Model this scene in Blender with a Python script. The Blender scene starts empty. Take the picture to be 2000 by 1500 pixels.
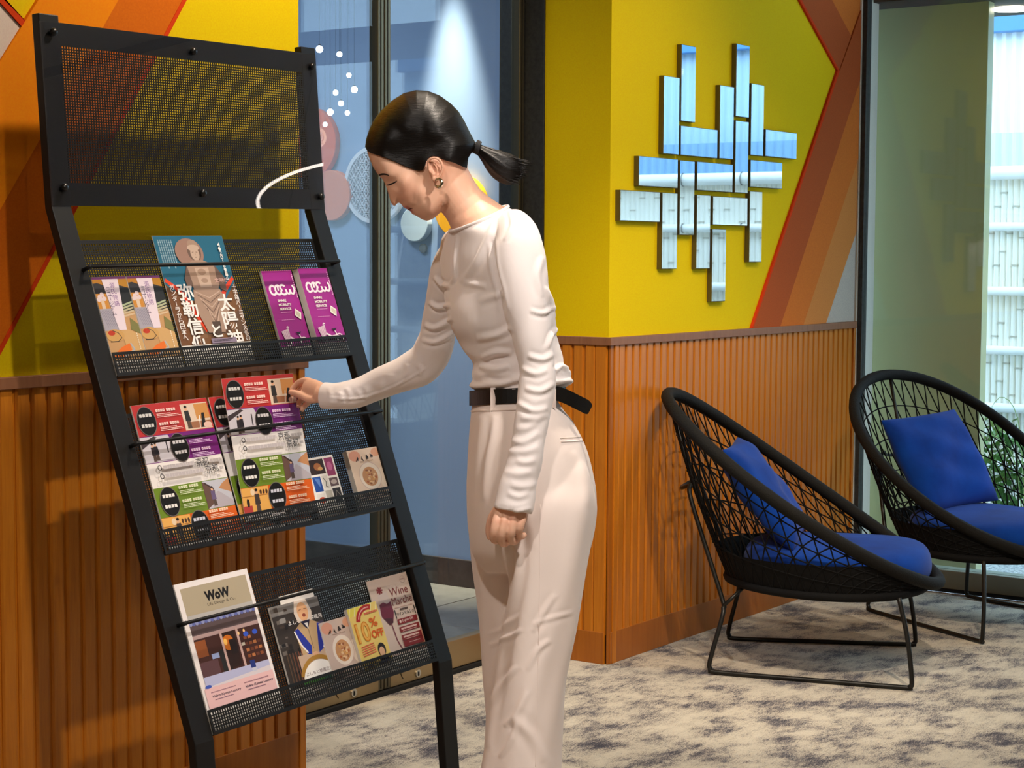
import bpy, bmesh, math, random
import numpy as np
from mathutils import Vector, Matrix

random.seed(7); np.random.seed(7)
SC = bpy.context.scene
COL = SC.collection

# ---------------------------------------------------------------- camera
F_PX = 3550.6                                   # focal length in pixels of a 2000 px wide frame
YAW, PITCH, ROLL = [math.radians(a) for a in (34.8208, 4.08384, 0.29015)]
EYE = np.array([0.0, 0.0, 1.25])
_fh = np.array([math.cos(YAW), math.sin(YAW), 0.0]); _r0 = np.array([math.sin(YAW), -math.cos(YAW), 0.0]); _up = np.array([0, 0, 1.0])
FW = _fh * math.cos(PITCH) - _up * math.sin(PITCH); _u0 = _up * math.cos(PITCH) + _fh * math.sin(PITCH)
RT = _r0 * math.cos(ROLL) + _u0 * math.sin(ROLL); UPV = _u0 * math.cos(ROLL) - _r0 * math.sin(ROLL)
cam_d = bpy.data.cameras.new('camera'); cam = bpy.data.objects.new('camera', cam_d); COL.objects.link(cam)
cam_d.sensor_width = 36.0; cam_d.sensor_fit = 'HORIZONTAL'; cam_d.lens = F_PX / 2000 * 36.0
cam_d.clip_start = 0.05; cam_d.clip_end = 200
M = Matrix.Identity(4)
for i in range(3):
    M[i][0] = RT[i]; M[i][1] = UPV[i]; M[i][2] = -FW[i]; M[i][3] = EYE[i]
cam.matrix_world = M
cam_d.dof.use_dof = False
SC.camera = cam

# ---------------------------------------------------------------- world (bright overcast sky outside)
world = bpy.data.worlds.new('sky'); SC.world = world; world.use_nodes = True
wn = world.node_tree.nodes; wl = world.node_tree.links
bg = wn['Background']; bg.inputs['Color'].default_value = (0.60, 0.80, 1.0, 1); bg.inputs['Strength'].default_value = 5.6

# ---------------------------------------------------------------- view
SC.view_settings.view_transform = 'Standard'; SC.view_settings.look = 'None'
SC.view_settings.exposure = 0.0; SC.view_settings.gamma = 1.0
SC.view_settings.use_curve_mapping = False
SC.cycles.use_denoising = True
SC.cycles.max_bounces = 10; SC.cycles.transparent_max_bounces = 24
SC.cycles.sample_clamp_indirect = 6.0

CEIL = 2.75
# ceiling downlights of the lounge and added fill lamps for the woman: (x, y, aim x, aim y, aim z, watts, cone degrees, blend, colour)
WARM = (1.0, 0.86, 0.70); KEY = (1.0, 0.91, 0.83)
SPOTS = [
    (3.12, 2.10, 2.85, 2.75, 0.7, 105, 150, 0.6, WARM, 0.05, 'above the brochure rack'),
    (4.70, 1.60, 4.72, 2.90, 1.15, 72, 80, 0.95, WARM, 0.05, 'washing the yellow wall with the mirrors'),
    (3.30, 1.00, 5.10, 2.60, 0.25, 190, 46, 0.7, WARM, 0.03, 'aimed at the chair by the ribbed wall'),
    (5.80, 1.75, 5.45, 2.30, 0.2, 14, 84, 0.6, WARM, 0.05, 'between the two lounge chairs'),
    (2.05, 0.60, 2.85, 1.95, 0.55, 200, 70, 0.8, KEY, 0.06, 'in front of the woman, added as key light on her'),  # added to brighten the woman from the front, no such fitting known
    (0.80, 1.25, 2.85, 1.95, 0.65, 125, 46, 0.9, KEY, 0.06, 'to the left of the camera, added as fill on the woman'),  # added fill for the front of her clothes, narrowed to spare the wall
    (4.10, 0.20, 4.00, 1.60, 0.0, 18, 110, 1.0, WARM, 0.06, 'over the open carpet'),
    (0.10, -1.6, 1.6, 1.0, 0.5, 30, 140, 1.0, WARM, 0.06, 'behind the camera'),
    (-1.9, 0.9, 0.8, 1.8, 0.6, 24, 140, 1.0, WARM, 0.06, 'far to the left of the camera'),
]

# ---------------------------------------------------------------- helpers
def px_ray(x, y):
    return FW + RT * ((x - 1000) / F_PX) + UPV * ((750 - y) / F_PX)
def on_plane(x, y, axis, val):
    r = px_ray(x, y); return EYE + r * ((val - EYE[axis]) / r[axis])

def lin(c):
    out = []
    for v in c[:3]:
        v = v / 255.0
        out.append(v / 12.92 if v <= 0.04045 else ((v + 0.055) / 1.055) ** 2.4)
    return tuple(out) + (1.0,)

MATS = {}
def material(name, rgb=(128, 128, 128), rough=0.6, metal=0.0, spec=0.5, coat=0.0, sheen=0.0):
    if name in MATS: return MATS[name]
    m = bpy.data.materials.new(name); m.use_nodes = True
    b = m.node_tree.nodes['Principled BSDF']
    b.inputs['Base Color'].default_value = lin(rgb); b.inputs['Roughness'].default_value = rough
    b.inputs['Metallic'].default_value = metal; b.inputs['Specular IOR Level'].default_value = spec
    b.inputs['Coat Weight'].default_value = coat; b.inputs['Sheen Weight'].default_value = sheen
    MATS[name] = m
    return m
def nodes_of(m):
    nt = m.node_tree; return nt, nt.nodes, nt.links, nt.nodes['Principled BSDF']
def coords(m, scale=(1, 1, 1), rot=(0, 0, 0), kind='Object'):
    nt, N, L, b = nodes_of(m)
    tc = N.new('ShaderNodeTexCoord'); mp = N.new('ShaderNodeMapping')
    mp.inputs['Scale'].default_value = scale; mp.inputs['Rotation'].default_value = rot
    L.new(tc.outputs[kind], mp.inputs['Vector']); return mp.outputs['Vector']
def noise(m, vec, scale=5, detail=4, rough=0.6, dist=0.0):
    nt, N, L, b = nodes_of(m)
    n = N.new('ShaderNodeTexNoise'); n.inputs['Scale'].default_value = scale; n.inputs['Detail'].default_value = detail
    n.inputs['Roughness'].default_value = rough; n.inputs['Distortion'].default_value = dist
    if vec is not None: L.new(vec, n.inputs['Vector'])
    return n.outputs['Fac']
def ramp(m, fac, stops, mode='LINEAR'):
    nt, N, L, b = nodes_of(m)
    r = N.new('ShaderNodeValToRGB'); r.color_ramp.interpolation = mode
    els = r.color_ramp.elements
    while len(els) < len(stops): els.new(0.5)
    for e, (p, c) in zip(els, stops):
        e.position = p; e.color = c if len(c) == 4 and max(c) <= 1.0 else lin(c)
    L.new(fac, r.inputs['Fac']); return r.outputs['Color']
def mixc(m, fac, a, c, mode='MIX'):
    nt, N, L, b = nodes_of(m)
    x = N.new('ShaderNodeMix'); x.data_type = 'RGBA'; x.blend_type = mode
    for sock, v in ((x.inputs['Factor'], fac), (x.inputs['A'], a), (x.inputs['B'], c)):
        if hasattr(v, 'links') or isinstance(v, bpy.types.NodeSocket): L.new(v, sock)
        else: sock.default_value = v
    return x.outputs['Result']
def bump(m, height, strength=0.2, dist=0.01):
    nt, N, L, b = nodes_of(m)
    bp = N.new('ShaderNodeBump'); bp.inputs['Strength'].default_value = strength; bp.inputs['Distance'].default_value = dist
    L.new(height, bp.inputs['Height']); L.new(bp.outputs['Normal'], b.inputs['Normal'])
def base(m, col):
    nt, N, L, b = nodes_of(m); L.new(col, b.inputs['Base Color'])
def emission(name, rgb, strength):
    m = bpy.data.materials.new(name); m.use_nodes = True
    b = m.node_tree.nodes['Principled BSDF']
    b.inputs['Base Color'].default_value = (0, 0, 0, 1)
    b.inputs['Emission Color'].default_value = lin(rgb); b.inputs['Emission Strength'].default_value = strength
    MATS[name] = m; return m
def pane_material(name, tint=(1, 1, 1), f0=0.04, extra=0.0):
    """thin clear pane: passes light straight through, mirrors by the angle of view (Schlick)"""
    m = bpy.data.materials.new(name); m.use_nodes = True
    nt = m.node_tree; N = nt.nodes; L = nt.links; N.remove(N['Principled BSDF'])
    out = N['Material Output']
    g = N.new('ShaderNodeNewGeometry'); d = N.new('ShaderNodeVectorMath'); d.operation = 'DOT_PRODUCT'
    L.new(g.outputs['Normal'], d.inputs[0]); L.new(g.outputs['Incoming'], d.inputs[1])
    def mth(op, a, v=None):
        n = N.new('ShaderNodeMath'); n.operation = op
        if isinstance(a, (int, float)): n.inputs[0].default_value = a
        else: L.new(a, n.inputs[0])
        if v is not None:
            if isinstance(v, (int, float)): n.inputs[1].default_value = v
            else: L.new(v, n.inputs[1])
        return n.outputs[0]
    ab = mth('ABSOLUTE', d.outputs['Value']); om = mth('SUBTRACT', 1.0, ab); p5 = mth('POWER', om, 5.0)
    f = mth('ADD', mth('MULTIPLY', p5, 1 - f0), f0 + extra)
    tr = N.new('ShaderNodeBsdfTransparent'); tr.inputs['Color'].default_value = tuple(tint) + (1,)
    gl = N.new('ShaderNodeBsdfGlossy'); gl.inputs['Roughness'].default_value = 0.0
    mx = N.new('ShaderNodeMixShader'); L.new(f, mx.inputs['Fac']); L.new(tr.outputs[0], mx.inputs[1]); L.new(gl.outputs[0], mx.inputs[2])
    L.new(mx.outputs[0], out.inputs['Surface'])
    MATS[name] = m; return m

def tag(o, label=None, cat=None, group=None, kind=None):
    if label: o['label'] = label
    if cat: o['category'] = cat
    if group: o['group'] = group
    if kind: o['kind'] = kind
    return o
def empty(name, loc=(0, 0, 0), rotz=0.0):
    o = bpy.data.objects.new(name, None); COL.objects.link(o)
    o.location = loc; o.rotation_euler = (0, 0, rotz); o.empty_display_size = 0.05
    return o
def origin_of(parent):
    p = np.zeros(3)
    while parent is not None:
        p += np.array(parent.location); parent = parent.parent
    return p
class MB:
    """collects geometry (world or local coordinates) for one mesh object"""
    def __init__(s): s.v = []; s.f = []
    def add(s, vs, fs):
        o = len(s.v); s.v.extend([tuple(map(float, p)) for p in vs]); s.f.extend([tuple(i + o for i in f) for f in fs]); return s
    def box(s, lo, hi, bev=0.0):
        (x0, y0, z0), (x1, y1, z1) = lo, hi
        vs = [(x0, y0, z0), (x1, y0, z0), (x1, y1, z0), (x0, y1, z0), (x0, y0, z1), (x1, y0, z1), (x1, y1, z1), (x0, y1, z1)]
        return s.add(vs, [(0, 3, 2, 1), (4, 5, 6, 7), (0, 1, 5, 4), (1, 2, 6, 5), (2, 3, 7, 6), (3, 0, 4, 7)])
    def obox(s, o, ax, ay, az, lo, hi):
        """box in a frame: origin o and axes ax, ay, az (numpy), lo/hi in that frame"""
        n = len(s.v); s.box(lo, hi)
        for i in range(n, len(s.v)):
            a, b, c = s.v[i]; p = o + ax * a + ay * b + az * c; s.v[i] = tuple(p)
        return s
    def prism(s, poly, axis, a, b):
        """polygon (list of 2-D points in the two remaining axes) extruded along axis between a and b"""
        k = len(poly); vs = []
        for t in (a, b):
            for p in poly:
                q = list(p); q.insert(axis, t); vs.append(q)
        area = sum(poly[i][0] * poly[(i + 1) % k][1] - poly[(i + 1) % k][0] * poly[i][1] for i in range(k))
        fs = [tuple(range(k)), tuple(range(2 * k - 1, k - 1, -1))] + [(i, i + k, (i + 1) % k + k, (i + 1) % k) for i in range(k)]
        return s.add(vs, fs)
    def loft(s, rings, cap=True, closed=True):
        n = len(rings[0]); vs = [p for r in rings for p in r]; fs = []
        for i in range(len(rings) - 1):
            for j in range(n if closed else n - 1):
                a = i * n + j; b = i * n + (j + 1) % n
                fs.append((a, b, b + n, a + n))
        if cap and closed:
            fs.append(tuple(range(n - 1, -1, -1))); o = (len(rings) - 1) * n; fs.append(tuple(o + j for j in range(n)))
        return s.add(vs, fs)
    def tube(s, path, r, n=8, closed=False, cap=True):
        P = [np.array(p, float) for p in path]; m = len(P)
        R_ = r if hasattr(r, '__len__') else [r] * m
        rings = []; prev = None
        for i in range(m):
            if closed: t = P[(i + 1) % m] - P[i - 1]
            else: t = P[min(i + 1, m - 1)] - P[max(i - 1, 0)]
            t = t / (np.linalg.norm(t) + 1e-12)
            if prev is None:
                a = np.array([0, 0, 1.0]) if abs(t[2]) < 0.9 else np.array([1.0, 0, 0])
                u = np.cross(t, a)
            else: u = prev - t * (prev @ t)
            u = u / (np.linalg.norm(u) + 1e-12); w = np.cross(t, u); prev = u
            rings.append([P[i] + R_[i] * (math.cos(2 * math.pi * k / n) * u + math.sin(2 * math.pi * k / n) * w) for k in range(n)])
        if closed:
            vs = [p for q in rings for p in q]; fs = []
            for i in range(m):
                for j in range(n):
                    a = i * n + j; b = i * n + (j + 1) % n; c = ((i + 1) % m) * n
                    fs.append((a, b, c + (j + 1) % n, c + j))
            return s.add(vs, fs)
        return s.loft(rings, cap)
    def sphere(s, c, r, nu=12, nv=8, sc=(1, 1, 1)):
        c = np.array(c, float); rings = []
        for i in range(1, nv):
            a = math.pi * i / nv
            rings.append([c + r * np.array([math.sin(a) * math.cos(2 * math.pi * k / nu) * sc[0], math.sin(a) * math.sin(2 * math.pi * k / nu) * sc[1], math.cos(a) * sc[2]]) for k in range(nu)])
        return s.loft(rings)
    def disc_x(s, c, r, x0, x1, n=40, ry=None):
        return s.prism([(c[0] + r * math.cos(2 * math.pi * k / n), c[1] + (ry or r) * math.sin(2 * math.pi * k / n)) for k in range(n)], 0, x0, x1)
    def build(s, name, mat, parent=None, smooth=False, bevel=0.0, off=None, fix=True, seg=2):
        me = bpy.data.meshes.new(name); o3 = origin_of(parent) if off is None else np.array(off, float)
        me.from_pydata([(p[0] - o3[0], p[1] - o3[1], p[2] - o3[2]) for p in s.v], [], s.f); me.update()
        if fix:
            bm = bmesh.new(); bm.from_mesh(me); bmesh.ops.recalc_face_normals(bm, faces=bm.faces); bm.to_mesh(me); bm.free()
        if smooth:
            for p in me.polygons: p.use_smooth = True
        o = bpy.data.objects.new(name, me); COL.objects.link(o)
        if mat is not None: me.materials.append(MATS[mat] if isinstance(mat, str) else mat)
        if parent is not None: o.parent = parent
        elif off is not None: o.location = off
        if bevel:
            md = o.modifiers.new('bevel', 'BEVEL'); md.width = bevel; md.segments = seg; md.limit_method = 'ANGLE'; md.angle_limit = math.radians(40)
        return o
def copy_tree(o, parent=None):
    c = o.copy(); COL.objects.link(c); c.parent = parent
    for ch in list(o.children): copy_tree(ch, c)
    return c
def spline(pts, n):
    """Catmull-Rom through points (any dimension), n samples"""
    P = np.array(pts, float); k = len(P); t = np.linspace(0, k - 1, n); out = []
    for q in t:
        i = min(int(q), k - 2); u = q - i
        p0 = P[max(i - 1, 0)]; p1 = P[i]; p2 = P[i + 1]; p3 = P[min(i + 2, k - 1)]
        out.append(0.5 * ((2 * p1) + (-p0 + p2) * u + (2 * p0 - 5 * p1 + 4 * p2 - p3) * u * u + (-p0 + 3 * p1 - 3 * p2 + p3) * u ** 3))
    return np.array(out)

# ---------------------------------------------------------------- materials
def make_materials():
    # wood of the wainscot: orange-brown veneer with vertical grain
    def wood(name, a, b, c, rough=0.38):
        m = material(name, a, rough, spec=0.4)
        v = coords(m, (26, 26, 1.6)); f = noise(m, v, 3.0, 6, 0.65, 0.6)
        v2 = coords(m, (9, 9, 0.25)); g = noise(m, v2, 1.5, 2, 0.5)
        base(m, mixc(m, g, ramp(m, f, [(0.3, c), (0.5, a), (0.72, b)]), lin(a)))
        bump(m, f, 0.08, 0.002)
    wood('wood', (194, 114, 22), (214, 136, 34), (160, 84, 12))
    wood('wood_rail', (140, 92, 62), (152, 104, 72), (120, 76, 50), 0.5)
    wood('wood_base', (166, 94, 22), (178, 106, 28), (146, 78, 14), 0.42)
    def felt(name, rgb, rough=0.9):
        m = material(name, rgb, rough, spec=0.15)
        v = coords(m); f = noise(m, v, 260, 2, 0.6); g = noise(m, v, 2.0, 2, 0.5)
        base(m, mixc(m, 0.10, lin(rgb), ramp(m, f, [(0.3, (30, 30, 10)), (0.7, (255, 255, 200))]), 'OVERLAY'))
        bump(m, f, 0.06, 0.001)
    felt('felt_yellow', (232, 198, 0)); felt('felt_orange', (246, 140, 10)); felt('felt_rust', (214, 106, 14)); felt('felt_red', (214, 62, 14))
    felt('felt_brown', (176, 84, 40)); felt('felt_amber', (206, 112, 44)); felt('felt_tan', (206, 130, 66)); felt('felt_grey', (188, 178, 168)); felt('felt_white', (226, 206, 196))
    felt('plaster', (214, 208, 198)); felt('ceiling_paint', (214, 208, 198))
    # carpet: cream pile with grey and blue-black worn patches, streaks lying across the view
    m = material('carpet', (196, 186, 168), 0.95, spec=0.05, sheen=0.2)
    rz = math.radians(-55.2)
    va = coords(m, (1, 1, 1), (0, 0, -rz)); st = coords(m, (3.2, 9, 1), (0, 0, -rz)); fi = coords(m, (24, 90, 1), (0, 0, -rz))
    big = noise(m, va, 7.5, 3, 0.5, 0.0); mid = noise(m, st, 3.4, 9, 0.8, 0.0); fine = noise(m, fi, 3.0, 6, 0.8); grain = noise(m, va, 300, 2, 0.8)
    nt, N, L, b = nodes_of(m)
    def mth(op, a, c):
        n = N.new('ShaderNodeMath'); n.operation = op
        for s_, v_ in ((n.inputs[0], a), (n.inputs[1], c)):
            if isinstance(v_, (int, float)): s_.default_value = v_
            else: L.new(v_, s_)
        return n.outputs[0]
    mix1 = mth('ADD', mth('MULTIPLY', big, 0.46), mth('MULTIPLY', mid, 0.46)); mix2 = mth('ADD', mix1, mth('MULTIPLY', fine, 0.36))
    mix3 = mth('ADD', mix2, mth('MULTIPLY', grain, 0.40))
    col = ramp(m, mix3, [(0.745, (58, 55, 64)), (0.778, (98, 93, 97)), (0.806, (152, 141, 130)), (0.842, (192, 180, 160)), (0.94, (212, 200, 178))])
    base(m, col); bump(m, mth('ADD', grain, mth('MULTIPLY', fine, 0.6)), 0.35, 0.004)
    m = material('floor_tile', (128, 126, 120), 0.45); v = coords(m); base(m, ramp(m, noise(m, v, 6, 6, 0.7), [(0.3, (112, 110, 104)), (0.7, (146, 142, 134))]))
    m = material('grout', (150, 146, 138), 0.8)
    m = material('hall_wall', (136, 160, 194), 0.7); bump(m, noise(m, coords(m), 180, 2), 0.05, 0.001)
    m = material('hall_base', (52, 50, 50), 0.5); v = coords(m); base(m, ramp(m, noise(m, v, 14, 5, 0.7), [(0.3, (38, 36, 36)), (0.7, (70, 66, 64))]))
    m = material('dark_stone', (44, 44, 44), 0.55); v = coords(m); base(m, ramp(m, noise(m, v, 60, 4, 0.7), [(0.3, (34, 34, 34)), (0.7, (58, 58, 56))]))
    material('bronze', (112, 104, 84), 0.35, 0.85); material('bronze_dark', (44, 40, 30), 0.5, 0.6); material('rail_metal', (158, 136, 100), 0.38, 0.7)
    material('steel', (200, 200, 196), 0.25, 1.0); material('black_gap', (12, 12, 12), 0.9)
    # powder-coated rack
    m = material('rack_black', (19, 18, 18), 0.5, spec=0.35); bump(m, noise(m, coords(m), 900, 1), 0.04, 0.0005)
    material('bolt_black', (14, 14, 14), 0.3)
    pane_material('acrylic', (0.96, 0.97, 1.0), 0.045, 0.0)
    pane_material('door_glass', (0.90, 0.95, 0.98), 0.028, 0.0); pane_material('window_glass', (0.93, 0.98, 0.98), 0.04, 0.0)
    m = material('green_glass', (190, 192, 146), 0.25, spec=0.4, coat=0.1)
    # mirrors
    m = material('mirror', (236, 242, 248), 0.02, 1.0); material('mirror_edge', (104, 96, 66), 0.3, 0.6)
    # chairs
    m = material('rope_black', (11, 10, 10), 0.8, spec=0.2); bump(m, noise(m, coords(m, (1, 1, 1)), 220, 2), 0.4, 0.002)
    material('rope_rim', (18, 16, 13), 0.8, spec=0.25); bump(MATS['rope_rim'], noise(MATS['rope_rim'], coords(MATS['rope_rim'], (60, 60, 60)), 4, 2), 0.5, 0.003)
    material('chair_metal', (28, 26, 22), 0.4, 0.3)
    m = material('cushion_blue', (2, 52, 138), 0.85, sheen=0.08, spec=0.15); v = coords(m)
    base(m, ramp(m, noise(m, v, 7, 4, 0.6), [(0.3, (2, 44, 122)), (0.7, (2, 62, 152))])); bump(m, noise(m, v, 700, 2), 0.15, 0.001)
    # outside
    m = material('bamboo', (236, 228, 214), 0.6); v = coords(m, (1, 1, 1)); base(m, ramp(m, noise(m, coords(m, (30, 30, 1.2)), 2, 3), [(0.3, (222, 214, 198)), (0.7, (250, 246, 236))]))
    material('bamboo_node', (186, 180, 164), 0.7); material('bamboo_pole', (232, 230, 224), 0.5); material('tie', (70, 64, 58), 0.9)
    material('sheet_blue_shaded', (176, 204, 226), 0.5); material('sheet_blue_low_shaded', (134, 172, 206), 0.5); material('sheet_blue_low_lit', (206, 222, 236), 0.5); material('sheet_blue_lit', (232, 236, 240), 0.5); material('beam_blue', (84, 140, 196), 0.6)  # corrugated wall: shade and daylight glare are put into separate sheet colours
    m = material('gravel', (150, 156, 160), 0.9); v = coords(m); base(m, ramp(m, noise(m, v, 70, 3, 0.8), [(0.35, (96, 104, 110)), (0.65, (206, 212, 216))])); bump(m, noise(m, v, 70, 3), 0.8, 0.02)
    material('soil', (92, 88, 70), 0.95); material('leaf', (70, 112, 40), 0.55); material('leaf_pale', (128, 150, 82), 0.55); material('soffit', (46, 52, 54), 0.8)
    material('sill', (150, 158, 146), 0.5)
    # print: colour of the ink comes from the sheet's own colour attribute
    m = material('print', (255, 255, 255), 0.42, spec=0.35)
    nt, N, L, b = nodes_of(m); a = N.new('ShaderNodeVertexColor'); a.layer_name = 'ink'; L.new(a.outputs['Color'], b.inputs['Base Color'])
    material('paper', (238, 232, 224), 0.55); material('paper_edge_purple', (116, 52, 118), 0.6)
    # person
    m = material('skin', (222, 166, 136), 0.48, spec=0.4)
    nt, N, L, b = nodes_of(m); a = N.new('ShaderNodeVertexColor'); a.layer_name = 'tone'; L.new(a.outputs['Color'], b.inputs['Base Color'])
    b.inputs['Subsurface Weight'].default_value = 0.12; b.inputs['Subsurface Radius'].default_value = (0.012, 0.005, 0.003); b.inputs['Subsurface Scale'].default_value = 1.0
    bump(m, noise(m, coords(m), 900, 2), 0.05, 0.0004)
    m = material('hair', (11, 8, 7), 0.38, spec=0.28); bump(m, noise(m, coords(m, (60, 60, 900), (0.35, 0.9, 0.62)), 1.0, 3, 0.6), 0.35, 0.003)
    material('hair_tie', (26, 25, 27), 0.8); material('brow', (38, 24, 18), 0.8); material('lash', (24, 15, 12), 0.8); material('nail', (232, 178, 156), 0.25)
    m = material('knit', (250, 240, 238), 0.85, sheen=0.25, spec=0.2); v = coords(m, (1, 1, 1)); bump(m, noise(m, coords(m, (700, 700, 60)), 1.5, 2), 0.10, 0.001)
    m = material('trouser', (246, 230, 222), 0.8, sheen=0.15, spec=0.2); bump(m, noise(m, coords(m, (1, 1, 1)), 600, 2), 0.05, 0.0006)
    material('stitch', (216, 200, 188), 0.8)
    m = material('leather', (20, 19, 19), 0.42); bump(m, noise(m, coords(m), 260, 3), 0.12, 0.001)
    material('silver', (222, 214, 196), 0.12, 1.0); material('shoe', (34, 30, 28), 0.4)
    # hall discs and lamps
    material('disc_orange', (238, 96, 26), 0.8, spec=0.1); material('disc_pink', (240, 138, 92), 0.8, spec=0.1); material('disc_white', (226, 226, 232), 0.7); material('disc_mauve', (112, 62, 56), 0.8)
    material('disc_blue', (190, 206, 214), 0.7); material('disc_amber', (246, 168, 12), 0.6); material('disc_grey', (120, 124, 126), 0.6)
    material('white_metal', (230, 228, 224), 0.4); material('cord', (70, 74, 80), 0.8)
    emission('lamp_glow', (255, 236, 210), 14.0); emission('bulb_glow', (250, 252, 255), 9.0); emission('ring_glow', (255, 240, 225), 14.0)
make_materials()

# ================================================================ THE SETTING
YW = 2.893            # face of the felt wall; the wainscot stands a little proud of it
XL_END, XR_BEG, XWIN, YDOOR = 3.27, 4.666, 6.443, 3.218

def struct(o): o['kind'] = 'structure'; return o

floor = struct(MB().box((-4.5, -5.0, -0.06), (6.43, 3.235, 0.0)).build('floor', 'carpet'))
ceiling = struct(MB().box((-4.5, -5.0, CEIL), (6.9, 3.235, CEIL + 0.08)).build('ceiling', 'ceiling_paint'))
wall_left = struct(MB().box((-4.5, YW, 0.0), (XL_END, 3.16, CEIL)).build('wall_left', 'felt_yellow'))
wall_right = struct(MB().box((XR_BEG + 0.004, YW, 0.0), (XWIN, 3.13, CEIL)).build('wall_right', 'felt_yellow'))
wall_back = struct(MB().box((-4.5, -5.1, 0.0), (6.9, -5.0, CEIL)).build('wall_back', 'plaster'))
wall_side = struct(MB().box((-4.6, -5.0, 0.0), (-4.5, 3.0, CEIL)).build('wall_side', 'plaster'))
trim_1 = struct(MB().box((XL_END, 2.95, 2.52), (XR_BEG + 0.004, 3.30, CEIL)).build('trim_1', 'felt_yellow'))
tag(trim_1, 'yellow lintel above the glass door')
trim_2 = struct(MB().box((XR_BEG, 3.131, 0.0), (4.80, 3.30, 2.52)).build('trim_2', 'dark_stone', bevel=0.002))

def felt_poly(px, mat, y_front, parent, plane=YW):
    poly = []
    for x, y in px:
        p = on_plane(x, y, 1, plane); poly.append((p[0], p[2]))
    return MB().prism([(a, min(b, CEIL - 0.01)) for a, b in poly], 1, y_front, plane + 0.001).build('felt_panel', mat, parent, bevel=0.0015)
def px_line(p, q):
    a = on_plane(*p, 1, YW); b = on_plane(*q, 1, YW); m = (b[0] - a[0]) / (b[2] - a[2])
    return lambda z: (a[0] + m * (z - a[2]), z)
LA = px_line((69, 0), (0, 110)); LB = px_line((226, 0), (0, 400)); LC = px_line((353, 0), (-8, 685)); LD = px_line((361.5, 0), (1, 685))
def strip(l1, l2, mat, yf, z0=1.001, z1=2.72):
    MB().prism([l1(z0), l2(z0), l2(z1), l1(z1)], 1, yf, YW + 0.001).build('felt_panel', mat, wall_left, bevel=0.0015)
strip(LA, LB, 'felt_orange', YW - 0.010); strip(LB, LC, 'felt_rust', YW - 0.006); strip(LC, LD, 'felt_red', YW - 0.007)
S1 = px_line((0, 10), (37, 51)); S2 = px_line((0, 0), (44, 44))
kx = on_plane(37, 52, 1, YW)
MB().prism([(kx[0], kx[2]), LA(1.001), (1.2, 1.001), (1.2, S1(kx[2])[1] + 1.0), S1(kx[2] + 0.9)], 1, YW - 0.006, YW + 0.001).build('felt_panel', 'felt_white', wall_left, bevel=0.0015)
za = kx[2]
MB().prism([S1(za), S2(za + 0.002), S2(za + 0.9), S1(za + 0.9)], 1, YW - 0.009, YW + 0.001).build('felt_panel', 'felt_red', wall_left, bevel=0.0015)

felt_poly([(1467, 641), (1520, 639), (1690.5, 114), (1692, -16), (1636.4, 138.6)], 'felt_brown', YW - 0.008, wall_right)
felt_poly([(1520, 639), (1566, 636.5), (1689, 264), (1690.5, 114)], 'felt_amber', YW - 0.006, wall_right)
felt_poly([(1566, 636.5), (1612, 631), (1687, 405), (1689, 264)], 'felt_tan', YW - 0.004, wall_right)
felt_poly([(1612, 631), (1679, 627), (1687, 405)], 'felt_grey', YW - 0.002, wall_right)
felt_poly([(1636.4, 138.6), (1660.6, 70.4), (1623, 0), (1500, -230), (1437, -230), (1561.6, 0)], 'felt_brown', YW - 0.005, wall_right)
felt_poly([(1660.6, 70.4), (1692, -16), (1694, -230), (1500, -230), (1623, 0)], 'felt_amber', YW - 0.003, wall_right)
felt_poly([(1463.5, 641), (1467, 641), (1636.4, 138.6), (1561.6, 0), (1557, 0), (1632, 138)], 'felt_red', YW - 0.009, wall_right)

# wainscot: every rib is a piece of its own
PITCH_RIB = 0.0425
rib_prof = [(-0.0180, 0.0), (-0.0176, -0.0045), (-0.0140, -0.0085), (0.0140, -0.0085), (0.0176, -0.0045), (0.0180, 0.0)]
rib_me = None
def rib(parent, x, y, rot=0.0):
    global rib_me
    if rib_me is None:
        o = MB().prism([(a, b) for a, b in rib_prof], 2, 0.098, 0.978).build('rib', 'wood')
        rib_me = o.data; o.parent = parent
    else:
        o = bpy.data.objects.new('rib', rib_me); COL.objects.link(o); o.parent = parent
    o.location = (x, y, 0); o.rotation_euler = (0, 0, rot)
MB().box((-4.5, 2.8905, 0.09), (XL_END, YW + 0.002, 0.99)).build('backing_board', 'wood', wall_left)
MB().box((XR_BEG + 0.02, 2.8905, 0.09), (XWIN - 0.01, YW + 0.002, 0.99)).build('backing_board', 'wood', wall_right)
MB().box((XR_BEG + 0.002, 2.895, 0.09), (XR_BEG + 0.006, 3.129, 0.99)).build('backing_board', 'wood', wall_right)
x = 3.235
while x > 1.35: rib(wall_left, x, 2.8925); x -= PITCH_RIB
x = 4.735
while x < 6.415: rib(wall_right, x, 2.8925); x += PITCH_RIB
y = 2.955
while y < 3.12: rib(wall_right, XR_BEG + 0.004, y, -math.pi / 2); y += PITCH_RIB
def plank(name, lo, hi, mat, parent=None): return MB().box(lo, hi).build(name, mat, parent, bevel=0.0015)
plank('end_post', (3.253, 2.8795, 0.0), (3.274, 3.16, 0.985), 'wood', wall_left)
plank('end_post', (4.690, 2.8815, 0.0), (4.712, 2.8925, 0.985), 'wood', wall_right)
plank('end_post', (XR_BEG - 0.004, 2.897, 0.0), (XR_BEG + 0.010, 2.935, 0.985), 'wood', wall_right)
plank('end_post', (XR_BEG + 0.004, 2.886, 0.0), (4.690, 2.900, 0.985), 'wood_base', wall_right)
plank('end_post', (6.424, 2.8825, 0.0), (6.440, 2.8925, 0.985), 'wood', wall_right)
struct(plank('trim_3', (-4.5, 2.8770, 0.9765), (3.285, YW + 0.004, 1.001), 'wood_rail'))
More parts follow.
